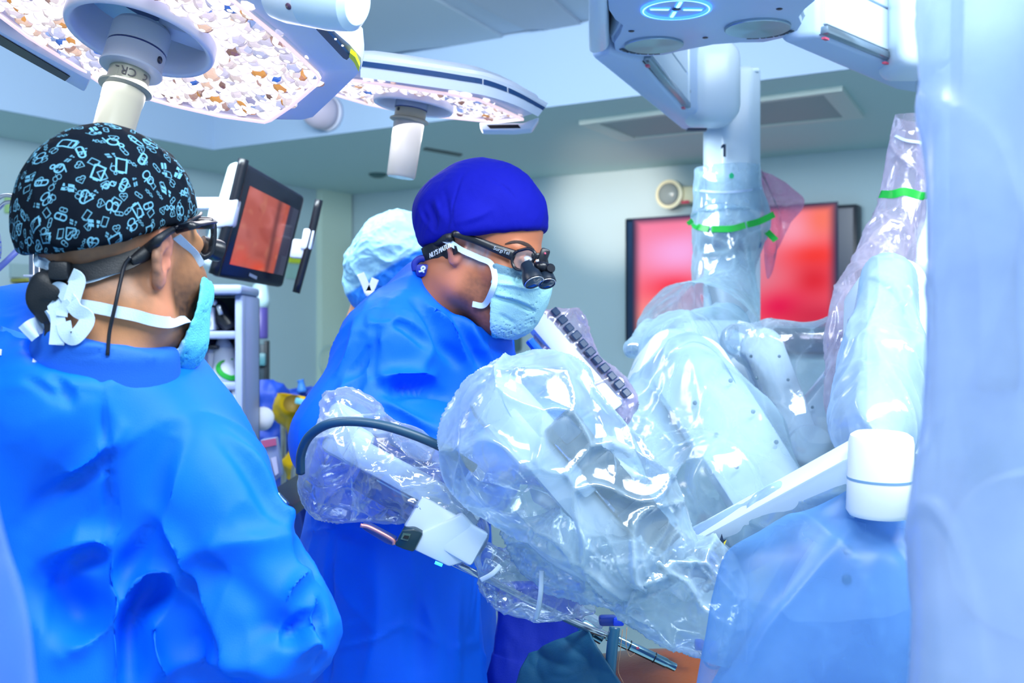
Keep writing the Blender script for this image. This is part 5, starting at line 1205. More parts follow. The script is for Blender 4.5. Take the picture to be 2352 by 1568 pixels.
for c0, c1, r0, r1 in (((1210, 610, 1.83), (1226, 647, 1.815), .011, .0175), ((1247, 616, 1.845), (1256, 650, 1.83), .009, .0155)):
    A0, A1 = at(*c0), at(*c1); ax_ = A1-A0; Lg = np.linalg.norm(ax_)
    lb_ = mk('loupe_barrel', lathe([(r0*.8, -.004), (r0, 0), (r0*1.1, Lg*.35), (r1*.92, Lg*.55), (r1, Lg*.85), (r1, Lg), (r1*.86, Lg+.001)], A0, ax_, 28), mat('barrel_black', (14, 28, 44), .35), lp_, autos=30)
    mk('barrel_ring', lathe([(r1*.90, Lg+.0006), (r1*.95, Lg+.002), (r1*.88, Lg+.0024)], A0, ax_, 28, cap=False), mat('silver', (200, 205, 215), .2, metal=.8), lb_)
    mk('barrel_glass', lathe([(r1*.86, Lg+.0012), (r1*.4, Lg+.0022), (.0004, Lg+.0025)], A0, ax_, 24, cap=False), mat('barrel_glass', (30, 60, 80), .05, spec=.8), lb_)

# ------------------------------------------------------------------ third person behind the surgeon
D3 = 2.62
h3 = Head(at(915, 640, D3), math.radians(-35), math.radians(28), 0, 1.0)
third = thing('person', 'person half hidden behind the surgeon, wearing a pale and blue bouffant cap', 'person', at(960, 1568, 2.7)*np.array([1, 1, 0]))
build_head('head', h3, third, lambda V: np.tile(np.array(lin((196, 138, 108))), (len(V), 1)), h=.006, neck_dir=(-.02, 0, -.17))
g = Field((-.17, -.14, -.12), (.16, .14, .19), .005)
d = sunion(.03, g.ell((-.015, 0, .045), (.118, .100, .108)), g.ell((-.06, 0, .0), (.075, .095, .08)), g.ell((-.03, 0, -.05), (.085, .085, .06))); V, Fq = g.mesh(d); V = adj_smooth(V, Fq, 2); V, Fq = subdiv(V, Fq, 1); V = crumple(V, Fq, .006, 14, 51, octs=3)
Vw = h3.w(V); k = sstep(-.004, .004, (Vw-at(880, 620, D3-.1))@nrm([-.55, 0, 1.])+.0)
c = np.array(lin((14, 120, 226)))*(1-k[:, None])+np.array(lin((138, 190, 222)))*k[:, None]
mk('bouffant_cap', (Vw, Fq), mat('bouffant', (138, 190, 222), .6, attr='Col', bump=.2, bscale=500), third, cols=c)
for pts in (((846, 672), (838, 650), (828, 628)), ((848, 672), (856, 655), (862, 640))): mk('mask_tie', ribbon([at(px, py, D3-.16) for px, py in pts], .016, view, 16, .002), mat('tie_white', (226, 236, 246), .6), third)
mk('tie_knot', box(at(848, 674, D3-.16), (.016, .012, .012), None, .004), mat('tie_white', (226, 236, 246), .6), third, autos=40)
g = Field((-.75, 2.35, .2), (.35, 3.1, 1.62), .016)
d = sunion(.06, g.cap(at(900, 720, 2.66), at(960, 800, 2.7), .07, .12), g.cap(at(880, 830, 2.66), at(1010, 830, 2.8), .10, .10), g.cap(at(940, 850, 2.72), at(960, 1900, 2.75), .17, .22), g.cap(at(900, 860, 2.64), at(1150, 1050, 2.5), .08, .06))
V, Fq = g.mesh(d); V = adj_smooth(V, Fq, 2); V = crumple(V, Fq, .006, 6, 61); mk('gown', (V, Fq), gowns, third)
# ================================================================== things behind
# ---- tilted tablet screen on a white shell
t = thing('tablet_monitor', 'tilted tablet screen with black side rails showing red tissue beside the patterned cap', 'monitor', at(600, 520, 2.9))
sh = mat('monitor_shell', (206, 226, 230), .35); rail = mat('rail_black', (12, 16, 28), .35)
q = [(566, 372), (704, 452), (652, 662), (497, 636)]; dq = [2.86, 3.02, 3.02, 2.86]
P = [at(*a, d) for a, d in zip(q, dq)]; nn = nrm(np.cross(P[1]-P[0], P[3]-P[0])); nn = nn if nn[1] < 0 else -nn
mk('body', prism(P, -nn*.035, .012, 3), mat('bezel_black', (22, 26, 38), .25), t, autos=40)
Pb = [at(*a, d) for a, d in zip([(548, 372), (590, 380), (520, 640), (477, 612)], [2.93, 2.95, 2.95, 2.93])]
mk('shell', prism(Pb, -nn*.05, .018, 3), sh, t, autos=40)
bl_ = lambda u, v, o=.0015: (P[0]*(1-u)*(1-v)+P[1]*u*(1-v)+P[2]*u*v+P[3]*(1-u)*v)+nn*o
mk('side_rail', tube([at(560, 366, 2.845), at(533, 480, 2.845), at(491, 630, 2.845)], .0135, n=16, seg=14), rail, t)
nu, nv = 90, 70; V, Fq = grid(bl_(.13, .17), bl_(.93, .17), bl_(.13, .87), bl_(.93, .87), nu, nv)
U_, W_ = np.meshgrid(np.linspace(0, 1, nu), np.linspace(0, 1, nv)); u, v = U_.ravel(), W_.ravel()
Q = np.stack([u*2.2, v*2.6, u*0+.3], 1); n1 = pn(Q, 4); n2 = pn(Q*2., 5); n3 = pn(Q*3.3, 6)
c = np.tile(np.array(lin((206, 104, 92))), (len(u), 1)); c = mixc(c, (232, 132, 126), sstep(-.1, .5, n1+.3*n2)*sstep(.7, .2, v)); c = mixc(c, (170, 66, 54), sstep(.05, .6, n2+.3*n3)*.5); c = mixc(c, (250, 90, 60), sstep(.6, 1., v)*sstep(-.2, .3, n1)); c = mixc(c, (236, 150, 120), sstep(.1, .6, n3)*.35)
band_ = np.exp(-((u-.62-.06*v)/.05)**2); c = mixc(c, (120, 60, 60), band_*.85); c = mixc(c, (70, 74, 100), sstep(.80, .83, u-.0*v))
mk('picture', (V, Fq), screen_mat('tablet_picture', .55), t, False, cols=c)
mk('maker_mark', box(bl_(.5, .935), (.026, .0012, .008), (nrm(P[1]-P[0]), nn, nrm(P[0]-P[3]))), mat('mark_grey', (120, 130, 150), .5), t, False)
clamp = mat('clamp_white', (214, 220, 240), .4)
mk('clamp', box(at(524, 492, 2.85), (.046, .04, .068), (nrm([1, 0, .1]), (0, 1, 0), nrm([.2, 0, 1])), .006), clamp, t, autos=40)
mk('clamp', box(at(500, 500, 2.9), (.04, .06, .05), (nrm([1, 0, .1]), (0, 1, 0), nrm([.2, 0, 1])), .006), clamp, t, autos=40)
mk('support_arm', box(at(460, 468, 3.0), (.12, .04, .03), None, .006), clamp, t, autos=40)
mk('far_rail', tube([at(733, 459, 2.98), at(710, 560, 2.98), at(680, 672, 2.98)], .0105, n=12, seg=14), rail, t)
mk('far_clamp', box(at(708, 550, 2.985), (.03, .03, .055), (nrm([1, 0, -.1]), (0, 1, 0), nrm([.2, 0, 1])), .005), clamp, t, autos=40)
mk('far_clamp', box(at(688, 572, 2.99), (.04, .03, .05), (nrm([1, 0, -.1]), (0, 1, 0), nrm([.2, 0, 1])), .005), clamp, t, autos=40)
# ---- equipment tower
dt = 3.3; S = dt/F
t = thing('equipment_cart', 'pale lavender equipment tower with open shelves behind the man in patterned cap', 'cart', at(480, 1000, dt)*np.array([1, 1, 0]))
cm = mat('cart_lavender', (150, 164, 204), .35); wx = lambda x: (x-1176)*S; wz = lambda y: CAM[2]-(y-784)*S
def cb(nm, x0, y0, x1, y1, dep=.45, dy=0., m_=cm, bev=.006):
    return mk(nm, box((wx((x0+x1)/2), dt+dy+dep/2, (wz(y0)+wz(y1))/2), ((x1-x0)*S, dep, abs(y1-y0)*S), None, bev), m_, t, autos=35)
cb('top', 330, 654, 559, 676, .24, -.02, bev=.01); cb('post', 539, 676, 557, 2000, .04, 0); cb('post', 330, 676, 352, 2000, .05, 0)
cb('side_panel', 545, 676, 557, 1990, .18, .04, mat('cart_side', (134, 150, 194), .4)); cb('shelf', 352, 760, 539, 778, .2, .01); cb('shelf', 352, 878, 539, 897, .2, .01)
cb('back_panel', 352, 676, 557, 1400, .02, .21, mat('cart_back', (14, 50, 66), .5)); cb('lower_cabinet', 352, 897, 539, 1990, .18, .02, mat('cabinet_white', (204, 216, 236), .35)); cb('bracket', 441, 778, 455, 878, .3, .08)
def item(nm, label, cat, x, y, parts):
    it = thing(nm, label, cat, (wx(x), dt+.1, wz(y)))
    for a in parts:
        mk(a[0], box((wx((a[1]+a[3])/2), dt+a[5]+a[6]/2, (wz(a[2])+wz(a[4]))/2), ((a[3]-a[1])*S, a[6], abs(a[4]-a[2])*S), None, a[8] if len(a) > 8 else .005), a[7], it, autos=35)
    return it
wb = mat('device_white', (206, 214, 230), .4); nvd = mat('device_navy', (16, 42, 78), .35)
item('control_box', 'white box with a small plate on the upper cart shelf', 'device', 455, 758, [('case', 400, 704, 483, 758, .04, .2, wb), ('plate', 446, 736, 476, 747, .035, .008, mat('plate_grey', (160, 170, 186), .4), .001), ('plate_mark', 458, 739, 468, 744, .033, .004, mat('ink_dark', (24, 44, 70), .5), .0005)])
it = thing('camera_head', 'black slanted camera handset with chrome tip on the upper cart shelf', 'device', at(510, 756, dt+.1))
mk('body', tube([at(492, 696, dt+.1), at(505, 720, dt+.08), at(532, 754, dt+.06)], [.022, .03, .018], n=16, seg=14), rail, it); mk('tip', box(at(505, 712, dt+.03), (.014, .012, .03), (nrm([1, 0, .3]), (0, 1, 0), nrm([-.3, 0, 1])), .004), mat('silver', (200, 205, 215), .2, metal=.8), it, autos=40)
mk('tip_ring', lathe([(.008, 0), (.008, .01)], at(494, 696, dt+.05), (0, -1, .2), 12), mat('silver', (200, 205, 215), .2, metal=.8), it)
it = item('insufflator', 'dark blue device with round knob on the middle cart shelf', 'device', 425, 878, [('case', 392, 780, 447, 876, .05, .25, nvd)])
for (x, y, r, m_) in ((423, 812, .009, mat('socket_pale', (150, 160, 186), .3)), (423, 796, .010, rail), (423, 824, .004, mat('socket_pale', (150, 160, 186), .3))): mk('knob', lathe([(r, 0), (r, .008), (r*.6, .010)], at(x, y, dt+.05), (0, -1, 0), 18), m_, it, autos=30)
it = item('light_source', 'glowing bright blue display panel at the left of the cart', 'device', 372, 850, [('case', 352, 784, 396, 876, .06, .2, mat('panel_blue', (10, 70, 220), .3, emit=(10, 90, 255), estr=.8))])
for (x0, y0, x1, y1) in ((360, 800, 369, 808), (384, 790, 396, 806), (382, 842, 396, 848)): mk('lit_key', box((wx((x0+x1)/2), dt+.055, (wz(y0)+wz(y1))/2), ((x1-x0)*S, .01, (y1-y0)*S)), mat('key_cyan', (120, 220, 255), .3, emit=(130, 225, 255), estr=1.2), it, False)
mk('paper_note', prism([at(px, py, dt+.02) for px, py in ((415, 838), (438, 826), (450, 854), (432, 872))], (0, .002, 0)), mat('paper', (214, 218, 232), .7), smooth=False, label='small white paper note leaning on the dark blue device', cat='paper')
it = thing('supply_bag', 'white plastic packet with green curved print on the middle cart shelf', 'bag', at(515, 878, dt+.08))
V, Fq = loft([(512, 778, dt+.12, 12, .8), (514, 800, dt+.11, 22, .8), (517, 835, dt+.10, 28, .8), (518, 866, dt+.10, 30, .8), (516, 877, dt+.10, 26, .7)], 40, 36, cap=True)
mk('packet', (V, Fq), mat('packet_white', (214, 220, 232), .4, bump=.3, bscale=30), it)
Tp = bvh(V, [f for f in Fq if len(f) == 4]); onp = lambda px, py: (lambda p: p-np.array([0, .003, 0]) if p is not None else at(px, py, dt+.04))(hitpx(Tp, px, py))
mk('green_print', tube([onp(px, py) for px, py in ((536, 824), (508, 832), (502, 846), (512, 860), (530, 868), (541, 866))], [.002, .004, .008, .008, .008, .008], n=30, seg=8, flat=(view, .15)), mat('print_green', (20, 160, 50), .5), it)
mk('second_packet', box(at(490, 838, dt+.13), (.04, .05, .11), None, .012), mat('packet_white', (214, 220, 232), .4, bump=.3, bscale=30), it, autos=40)
mk('black_clip', box(at(487, 796, dt+.08), (.04, .03, .012), (nrm([1, 0, -.15]), (0, 1, 0), nrm([.15, 0, 1])), .004), rail, it, autos=40)
mk('cabinet_window', prism([at(px, py, dt+.015) for px, py in ((490, 898), (532, 896), (532, 930), (512, 934))], (0, .006, 0)), mat('window_navy', (20, 50, 96), .3), t, False)
hz_ = mat('hose_grey', (128, 146, 190), .4)
mk('hose', ptube([(434, 846, dt-.1), (470, 880, dt-.15), (510, 925, dt-.2), (550, 985, dt-.25)], .0085, n=30, seg=10), hz_, label='grey corrugated hose hanging down in front of the cart', cat='hose')
mk('cable', ptube([(376, 772, dt-.3), (400, 815, dt-.3), (430, 870, dt-.35), (450, 900, dt-.35)], .009, n=24, seg=10), mat('cable_slate', (44, 66, 104), .4), label='dark slate cable running down beside the glowing blue panel', cat='cable')
# ---- bags beyond the cart
def bagobj(nm, sp, m_, label, amp=.02, sc_=9, seed=3, parent=None, nm2='bag_body', cap=True):
    V, Fq = loft(sp, 50, 48, .8, cap=False); V = crumple(V, np.array(Fq), amp, sc_, seed, octs=3); return V, Fq
b = thing('waste_bag', 'yellow waste bag in a stand right of the cart', 'bag', at(680, 1120, 3.7)*np.array([1, 1, 0]))
V, Fq = bagobj('b', [(690, 912, 3.8, 52), (685, 940, 3.8, 50), (694, 985, 3.8, 38), (690, 1040, 3.8, 36), (684, 1090, 3.8, 32), (684, 1118, 3.8, 16)], None, '')
mk('yellow_liner', (V, Fq), mat('liner_yellow', (214, 176, 10), .4, bump=.3, bscale=25), b)
mk('liner_mouth_shade', lathe([(.03, 0), (.02, -.01), (.001, -.012)], at(672, 926, 3.70), (.1, -1, .4), 20, cap=False), mat('liner_shadow', (120, 96, 10), .6), b)  # shade inside the liner's mouth painted as a darker yellow dish
mk('tie_tape', box(at(702, 925, 3.68), (.07, .012, .02), (nrm([1, 0, -.25]), (0, 1, 0), nrm([.25, 0, 1])), .004), mat('tape_cyan', (110, 190, 214), .4), b, autos=40)
mk('stand_leg', ptube([(708, 1010, 3.66), (690, 1060, 3.66), (672, 1110, 3.66), (662, 1500, 3.66)], .008, n=24, seg=8), mat('stand_steel', (170, 176, 170), .3, metal=.7), b)
mk('stand_leg', ptube([(650, 905, 3.9), (655, 1500, 3.9)], .01, n=6, seg=8), mat('stand_steel', (170, 176, 170), .3, metal=.7), b)
b = thing('linen_bag', 'dark blue linen bags heaped between the cart and the yellow bag', 'bag', at(630, 1120, 3.9)*np.array([1, 1, 0]))
lb = mat('linen_blue', (12, 62, 170), .6, bump=.3, bscale=20)
for sp in ([(612, 872, 4.0, 26), (622, 940, 4.0, 46), (630, 1020, 4.0, 55), (630, 1150, 4.0, 60), (630, 1700, 4.0, 60)], [(680, 893, 4.2, 60), (684, 930, 4.2, 66), (690, 1000, 4.2, 66), (690, 1150, 4.2, 60), (690, 1600, 4.2, 60)]):
    V, Fq = bagobj('b', sp, None, '', .03, 7, 8); mk('sack', (V, Fq), lb, b)
mk('sack_knot', tube([at(694, 900, 4.1), at(692, 880, 4.1), at(690, 872, 4.1)], [.02, .012, .014], n=8, seg=10), mat('linen_light', (40, 110, 200), .6), b)
mk('paper_roll', lathe([(.03, 0), (.034, .01), (.034, .05), (.01, .055)], at(602, 966, 3.6), (.3, -1, .3), 24), mat('roll_white', (214, 216, 226), .6), label='white paper roll at the cart edge in front of the blue bags', cat='roll')
f_ = thing('file_holder', 'clear file holder with red top edge behind the gown sleeve', 'holder', at(628, 1090, 3.0))
mk('panel', prism([at(px, py, 3.0) for px, py in ((598, 1010), (634, 1004), (648, 1090), (612, 1120))], (0, .03, 0), .003), mat('file_grey', (126, 140, 176), .25), f_, autos=40)
mk('red_edge', prism([at(px, py, 2.995) for px, py in ((600, 1012), (633, 1006), (635, 1022), (604, 1028))], (0, .004, 0)), mat('file_red', (176, 84, 124), .4), f_, False)
mk('label_sheet', prism([at(px, py, 2.995) for px, py in ((622, 1052), (634, 1048), (640, 1086), (632, 1092))], (0, .003, 0)), mat('sheet_pale', (190, 190, 220), .6), f_, False)
b = thing('trolley_edge', 'dark trolley edge with steel rail low beside the surgeon\'s gown', 'trolley', at(655, 1150, 2.7))
mk('tray', prism([at(px, py, 2.7) for px, py in ((630, 1120), (672, 1160), (672, 1190), (636, 1160))], (0, .3, 0), .004), mat('tray_black', (22, 30, 50), .4), b, autos=30); mk('rail', ptube([(636, 1134, 2.66), (660, 1160, 2.66)], .007, n=6, seg=10), ste, b)
# slim wall items right of the cart
it = thing('wall_rack', 'dark narrow rack on the wall behind the equipment cart', 'rack', at(606, 900, 4.6))
mk('frame', box(at(604, 850, 4.6), (.03, .05, .21), None, .006), mat('rack_dark', (30, 52, 66), .5), it, autos=40); mk('frame', box(at(613, 850, 4.6), (.012, .06, .24), None, .004), mat('rack_black', (16, 30, 40), .5), it, autos=40)
mk('tray', box(at(600, 825, 4.57), (.04, .04, .05), None, .006), mat('rack_teal', (70, 124, 136), .4), it, autos=40)
it = thing('bottle', 'pale bottle with purple label on the wall right of the cart', 'bottle', at(600, 780, 4.7))
mk('body', lathe([(.03, 0), (.032, .01), (.032, .13), (.012, .15), (.012, .17)], at(598, 778, 4.7), UP, 20), mat('label_purple', (74, 66, 140), .4), it); mk('top', lathe([(.034, .13), (.04, .16), (.03, .22), (.012, .235)], at(598, 778, 4.7), UP, 20), mat('bottle_pale', (176, 206, 214), .3), it)
mk('wire_hanger', tube([lwallpt(755+22*math.cos(a), 830-(36*math.sin(a) if math.sin(a) > 0 else 30*math.sin(a)), .10) for a in np.linspace(0, 2*math.pi, 17)], .004, n=60, seg=6, cap=False), mat('wire_pale', (170, 200, 204), .4), label='faint pale wire loop hanging on the pale door frame', cat='hanger')
# ---- chrome pole and hooks, left edge
chrome = mat('chrome', (210, 205, 212), .15, metal=1.)
t = thing('drip_stand', 'chrome drip stand with two curved hooks at the left edge', 'stand', at(78, 1500, 2.3)*np.array([1, 1, 0]))
mk('pole', ptube([(74, 470, 2.3), (74, 2900, 2.3)], .0062, n=4, seg=14), chrome, t); mk('inner_pole', ptube([(87, 520, 2.32), (87, 2900, 2.32)], .0075, n=4, seg=14), chrome, t)
mk('hook', ptube([(74, 472, 2.3), (60, 452, 2.3), (30, 450, 2.3), (10, 449, 2.3), (-6, 458, 2.3), (-14, 472, 2.3)], .0042, n=40, seg=10), chrome, t); mk('hook', ptube([(74, 482, 2.3), (55, 466, 2.3), (30, 464, 2.3), (12, 466, 2.3), (-4, 480, 2.3)], .0042, n=40, seg=10), chrome, t)
mk('clamp', box(at(80, 634, 2.29), (.035, .03, .004), None, .001), clamp, t, False)
lav = mat('tube_lavender', (120, 132, 206), .35)
mk('drip_tube', ptube([(-20, 632, 2.2), (20, 595, 2.2), (50, 564, 2.22), (80, 528, 2.25)], .006, n=24, seg=10), lav, label='lavender tube rising from the left edge towards the patterned cap', cat='tube')
mk('drip_tube', ptube([(-30, 756, 2.15), (20, 733, 2.15), (50, 705, 2.2), (78, 680, 2.24)], .006, n=24, seg=10), mat('tube_slate', (96, 122, 190), .35), label='lower slate blue tube crossing behind the chrome pole', cat='tube')
b = thing('drip_bag', 'edge of a clear drip bag with print at the left border', 'bag', at(-20, 570, 2.1))
V, Fq = loft([(-26, 520, 2.1, 20, .4), (-26, 545, 2.1, 28, .4), (-26, 580, 2.1, 30, .4), (-26, 606, 2.1, 22, .4)], 24, 32, cap=True); mk('bag_body', (V, Fq), film('drip_film', (200, 206, 240), .35, .4), b)
for k in range(4): mk('print_line', box(at(-8, 556+k*12, 2.075), (.016, .002, .003)), mat('print_blue', (80, 100, 200), .5), b, False)
# ---- patient and under-drapes
pt = thing('patient', 'patient on the table, orange iodine-stained skin showing under blue drapes', 'person', at(1500, 1700, 1.85))
g = Field((-.05, 1.55, .62), (.62, 2.25, 1.12), .009)
d = g.ell(at(1530, 1665, 1.88), (.27, .20, .115)); V, Fq = g.mesh(d); V = adj_smooth(V, Fq, 2); n_ = pn(V*14, 3); n2_ = pn(V*45, 4)
c = np.tile(np.array(lin((150, 74, 4))), (len(V), 1)); c = mixc(c, (74, 30, 8), sstep(-.15, .2, n_+.3*n2_)*.85); c = mixc(c, (60, 26, 12), sstep(.06, .0, np.abs(n2_+.15))*sstep(.0, .2, n_)*.6); c = mixc(c, (60, 30, 20), sstep(.32, .19, V[:, 0])*.9)
mk('torso', (V, Fq), mat('iodine_skin', (180, 90, 8), .3, attr='Col', bump=.2, bscale=160), pt, cols=c)
tealm = mat('drape_teal', (24, 92, 124), .6, bump=.2, bscale=300)
V, Fq = grid(at(1215, 1500, 1.78), at(1345, 1440, 1.72), at(1100, 1800, 1.70), at(1470, 1640, 1.62), 60, 50); V = crumple(V, Fq, .008, 9, 71); mk('table_drape', (V, Fq), tealm, label='dark teal table drape under the steel tubes', cat='drape')
sm_ = bpy.data.objects['table_drape'].modifiers.new('thickness', 'SOLIDIFY'); sm_.thickness = .003
V, Fq = loft([(1240, 1340, 2.12, 95, .4), (1240, 1420, 2.12, 95, .4), (1232, 1500, 2.12, 100, .4), (1225, 1620, 2.12, 110, .4), (1225, 2200, 2.12, 120, .4)], 60, 60, cap=True); V = crumple(V, np.array([f for f in Fq if len(f) == 4]), .010, 8, 72, stretch=(UP, 3))
mk('hanging_drape', (V, Fq), mat('drape_deep_blue', (6, 44, 176), .6, bump=.2, bscale=400), label='deep blue cloth drape hanging right of the surgeon\'s gown', cat='drape')
t = mk('suction_tube', ptube([(1412, 1440, 1.70), (1405, 1500, 1.69), (1395, 1640, 1.66)], .0085, n=20, seg=12), mat('tube_teal', (40, 96, 128), .3), label='teal suction tube running down from the steel tubes', cat='tube')
mk('suture_thread', ptube([(1430, 1445, 1.70), (1424, 1500, 1.69), (1420, 1540, 1.69), (1432, 1568, 1.68)], .0006, n=24, seg=5), mat('thread_tan', (190, 150, 120), .5), label='thin pale thread loop hanging over the orange skin', cat='thread')
mk('suture_thread', ptube([(1440, 1440, 1.70), (1438, 1480, 1.69), (1446, 1506, 1.69), (1458, 1500, 1.69)], .0006, n=24, seg=5), mat('thread_tan', (190, 150, 120), .5), label='shorter thread curl just right of the teal suction tube', cat='thread')
# ================================================================== sterile plastic drapes
fA = film('drape_film', (204, 238, 255), .28, .42, .11, .40, .16, 30)
fB = film('drape_film_milky', (200, 228, 255), .36, .40, .14, .35, .15, 22)
fC = film('drape_film_clear', (212, 230, 254), .15, .42, .07, .50, .2, 45, crease=.16)
fP = film('drape_film_pinkish', (232, 218, 240), .22, .38, .10, .40, .2, 45, (250, 244, 255))  # wall screen's pink reflection on the right sleeve is put into this tint
fBag = film('drape_film_bag', (208, 238, 255), .27, .42, .11, .40, .14, 30, crease=.4)
fV = film('drape_film_thin', (212, 234, 254), .09, .36, .08, .5, .15, 40)
fT = film('drape_film_tent', (204, 238, 255), .17, .40, .12, .34, .14, 26)
fR = film('flap_film_reflection', (236, 150, 190), .58, .3, .12, .40, .3, 45, (250, 215, 232))
fF = film('drape_film_front', (112, 168, 228), .36, .30, .36, .05, .1, 12, gbase=.015)
green = mat('tape_green', (18, 176, 60), .4)
def drape(label, caps, k, h, m, amp, scale, seed, stretch=None, cut=(), lo=None, hi=None, lev=1, fl=None, group=None):
    """plastic sleeve: a loose skin round the arm it covers (chain of tapered capsules blended together)"""
    pts = np.array([at(*c[:3]) for ch in caps for c in ch]); rs = np.array([c[3]*c[2]/F for ch in caps for c in ch]); mr = rs.max()+.03
    L = pts.min(0)-mr; U = pts.max(0)+mr
    if lo is not None: L = np.maximum(L, lo)
    if hi is not None: U = np.minimum(U, hi)
    g = Field(L, U, h); d = None
    for ch in caps:
        for p, q in zip(ch[:-1], ch[1:]):
            e = g.cap(at(*p[:3]), at(*q[:3]), p[3]*p[2]/F, q[3]*q[2]/F); d = e if d is None else smin(d, e, k)
    V, Fq = g.mesh(d); V = adj_smooth(V, Fq, 2); V, Fq = subdiv(V, Fq, lev)
    if fl: V = folds(V, Fq, fl)
    V = foldfilm(V, Fq, amp, scale, seed, stretch)
    for p, n_ in cut:
        keep = ((V-p)@nrm(n_) < 0)[Fq].all(1); Fq = Fq[keep]
    used = np.unique(Fq); rem = np.full(len(V), -1); rem[used] = np.arange(len(used))
    return mk('plastic_drape', (V[used], rem[Fq]), m, cols=np.repeat(CREASE[0][used][:, None], 3, 1), label=label, cat='drape', group=group)
# sleeve on the column marked 1, with zip line and green tape
t = thing('plastic_drape', 'clear plastic sleeve with broken green tape band on the column marked 1', 'drape', at(1670, 760, 3.0))
sp = [(1672, 384, 3.12, 76), (1674, 440, 3.12, 80), (1680, 500, 3.12, 92), (1672, 545, 3.10, 84), (1664, 620, 3.08, 76), (1664, 690, 3.04, 84), (1640, 740, 2.96, 110), (1610, 790, 2.86, 160)]
V, Fq = loft(sp, 150, 110, .95); V = foldfilm(V, np.array(Fq), .007, 11, 81, (UP, 2.5)); mk('sleeve', (V, Fq), fA, t, cols=np.repeat(CREASE[0][:, None], 3, 1))
S_ = bvh(V, Fq)
def onS(T, px, py, o=.004, d=3.05): p = hitpx(T, px, py, at(px, py, d)); return p+nrm(CAM-p)*o
mk('zip_line', ribbon([onS(S_, px, py) for px, py in ((1597, 436), (1630, 440), (1670, 441), (1710, 438), (1748, 432))], .006, view, 40, .002), mat('zip_pale', (190, 210, 240), .4), t)
for pts in (((1590, 512), (1600, 520), (1628, 526)), ((1634, 526), (1680, 525), (1712, 517)), ((1716, 516), (1745, 508), (1778, 492)), ((1582, 506), (1588, 514)), ((1762, 532), (1782, 552))):
    mk('green_tape', ribbon([onS(S_, px, py, .006) for px, py in pts], .017, view, 20, .002), green, t)
mk('green_arrow', prism([onS(S_, px, py, .006) for px, py in ((1674, 402), (1680, 396), (1686, 402), (1684, 410), (1676, 410))], (0, -.002, 0)), mat('tape_mint', (30, 190, 130), .4), t, False)
# flap beside it; the screen's pink reflection is put into its film colour
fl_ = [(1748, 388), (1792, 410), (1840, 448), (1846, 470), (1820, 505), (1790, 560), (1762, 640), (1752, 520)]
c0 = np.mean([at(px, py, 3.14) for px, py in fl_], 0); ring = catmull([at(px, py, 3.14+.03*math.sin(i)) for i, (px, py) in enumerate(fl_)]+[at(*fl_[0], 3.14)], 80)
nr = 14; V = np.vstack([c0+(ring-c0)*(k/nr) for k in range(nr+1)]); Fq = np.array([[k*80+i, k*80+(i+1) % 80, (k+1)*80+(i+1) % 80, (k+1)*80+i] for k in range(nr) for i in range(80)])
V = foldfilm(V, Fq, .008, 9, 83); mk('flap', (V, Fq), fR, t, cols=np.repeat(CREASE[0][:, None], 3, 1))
# tent over the big bent link and the shoulder
drape('milky plastic tent stretched over the broad bent link of arm one',
      [[(1660, 760, 2.8, 70), (1560, 800, 2.5, 80), (1500, 960, 2.3, 90), (1470, 1110, 2.15, 95), (1500, 1240, 2.0, 80)], [(1590, 850, 2.3, 92), (1690, 1010, 2.18, 105), (1790, 1190, 2.08, 90)], [(1560, 950, 2.3, 90), (1640, 1120, 2.1, 140)], [(1640, 790, 2.7, 60), (1500, 770, 2.7, 34), (1452, 800, 2.6, 34)]],
      .05, .010, fT, .010, 5.5, 91, ((-.3, 0, 1), 2.5), fl=[([(1592, 790), (1600, 900), (1620, 1000), (1660, 1100), (1690, 1200)], .013, 0.0045), ([(1545, 850), (1490, 950), (1440, 1060)], .013, 0.0053), ([(1640, 800), (1700, 870), (1760, 960)], .013, 0.0037), ([(1530, 840), (1500, 980), (1450, 1080)], .013, 0.0060), ([(1610, 860), (1640, 960), (1650, 1010)], .013, 0.0045)])
# film between the V links
drape('thin wrinkled plastic over the V shaped links below the wide screen', [[(1690, 780, 2.5, 44), (1800, 790, 2.48, 48), (1900, 790, 2.48, 50), (2010, 740, 2.45, 55)], [(1760, 800, 2.48, 56), (1850, 1010, 2.45, 66), (1990, 830, 2.48, 58)], [(1850, 900, 2.5, 70), (1870, 830, 2.5, 50)]], .05, .011, fV, .007, 8, 93, None)
# sleeve on the right hand arm with green band
t = thing('plastic_drape', 'clear plastic sleeve with solid green band on the right hand arm', 'drape', at(2060, 800, 2.4))
sp = [(2108, 270, 2.42, 52), (2098, 330, 2.42, 58), (2078, 445, 2.42, 58), (2050, 540, 2.40, 66), (2018, 640, 2.36, 78), (1985, 720, 2.3, 92), (1990, 850, 2.2, 96), (2010, 1000, 2.0, 110)]
V, Fq = loft(sp, 170, 110, .9); V = foldfilm(V, np.array(Fq), .010, 12, 85, ((-.3, 0, 1), 2.5)); mk('sleeve', (V, Fq), fP, t, cols=np.repeat(CREASE[0][:, None], 3, 1)); S2 = bvh(V, Fq)
mk('green_tape', ribbon([onS(S2, px, py, .006, 2.35) for px, py in ((2021, 446), (2050, 446), (2078, 440), (2116, 450), (2134, 448))], .017, view, 24, .002), green, t)
mk('zip_line', ribbon([onS(S2, px, py, .006, 2.35) for px, py in ((2056, 312), (2080, 322), (2120, 328))], .006, view, 24, .002), mat('zip_pale', (190, 210, 240), .4), t)
mk('green_arrow', prism([onS(S2, px, py, .006, 2.35) for px, py in ((2118, 304), (2126, 298), (2128, 303), (2120, 308))], (0, -.002, 0)), mat('tape_mint', (30, 190, 130), .4), t, False)
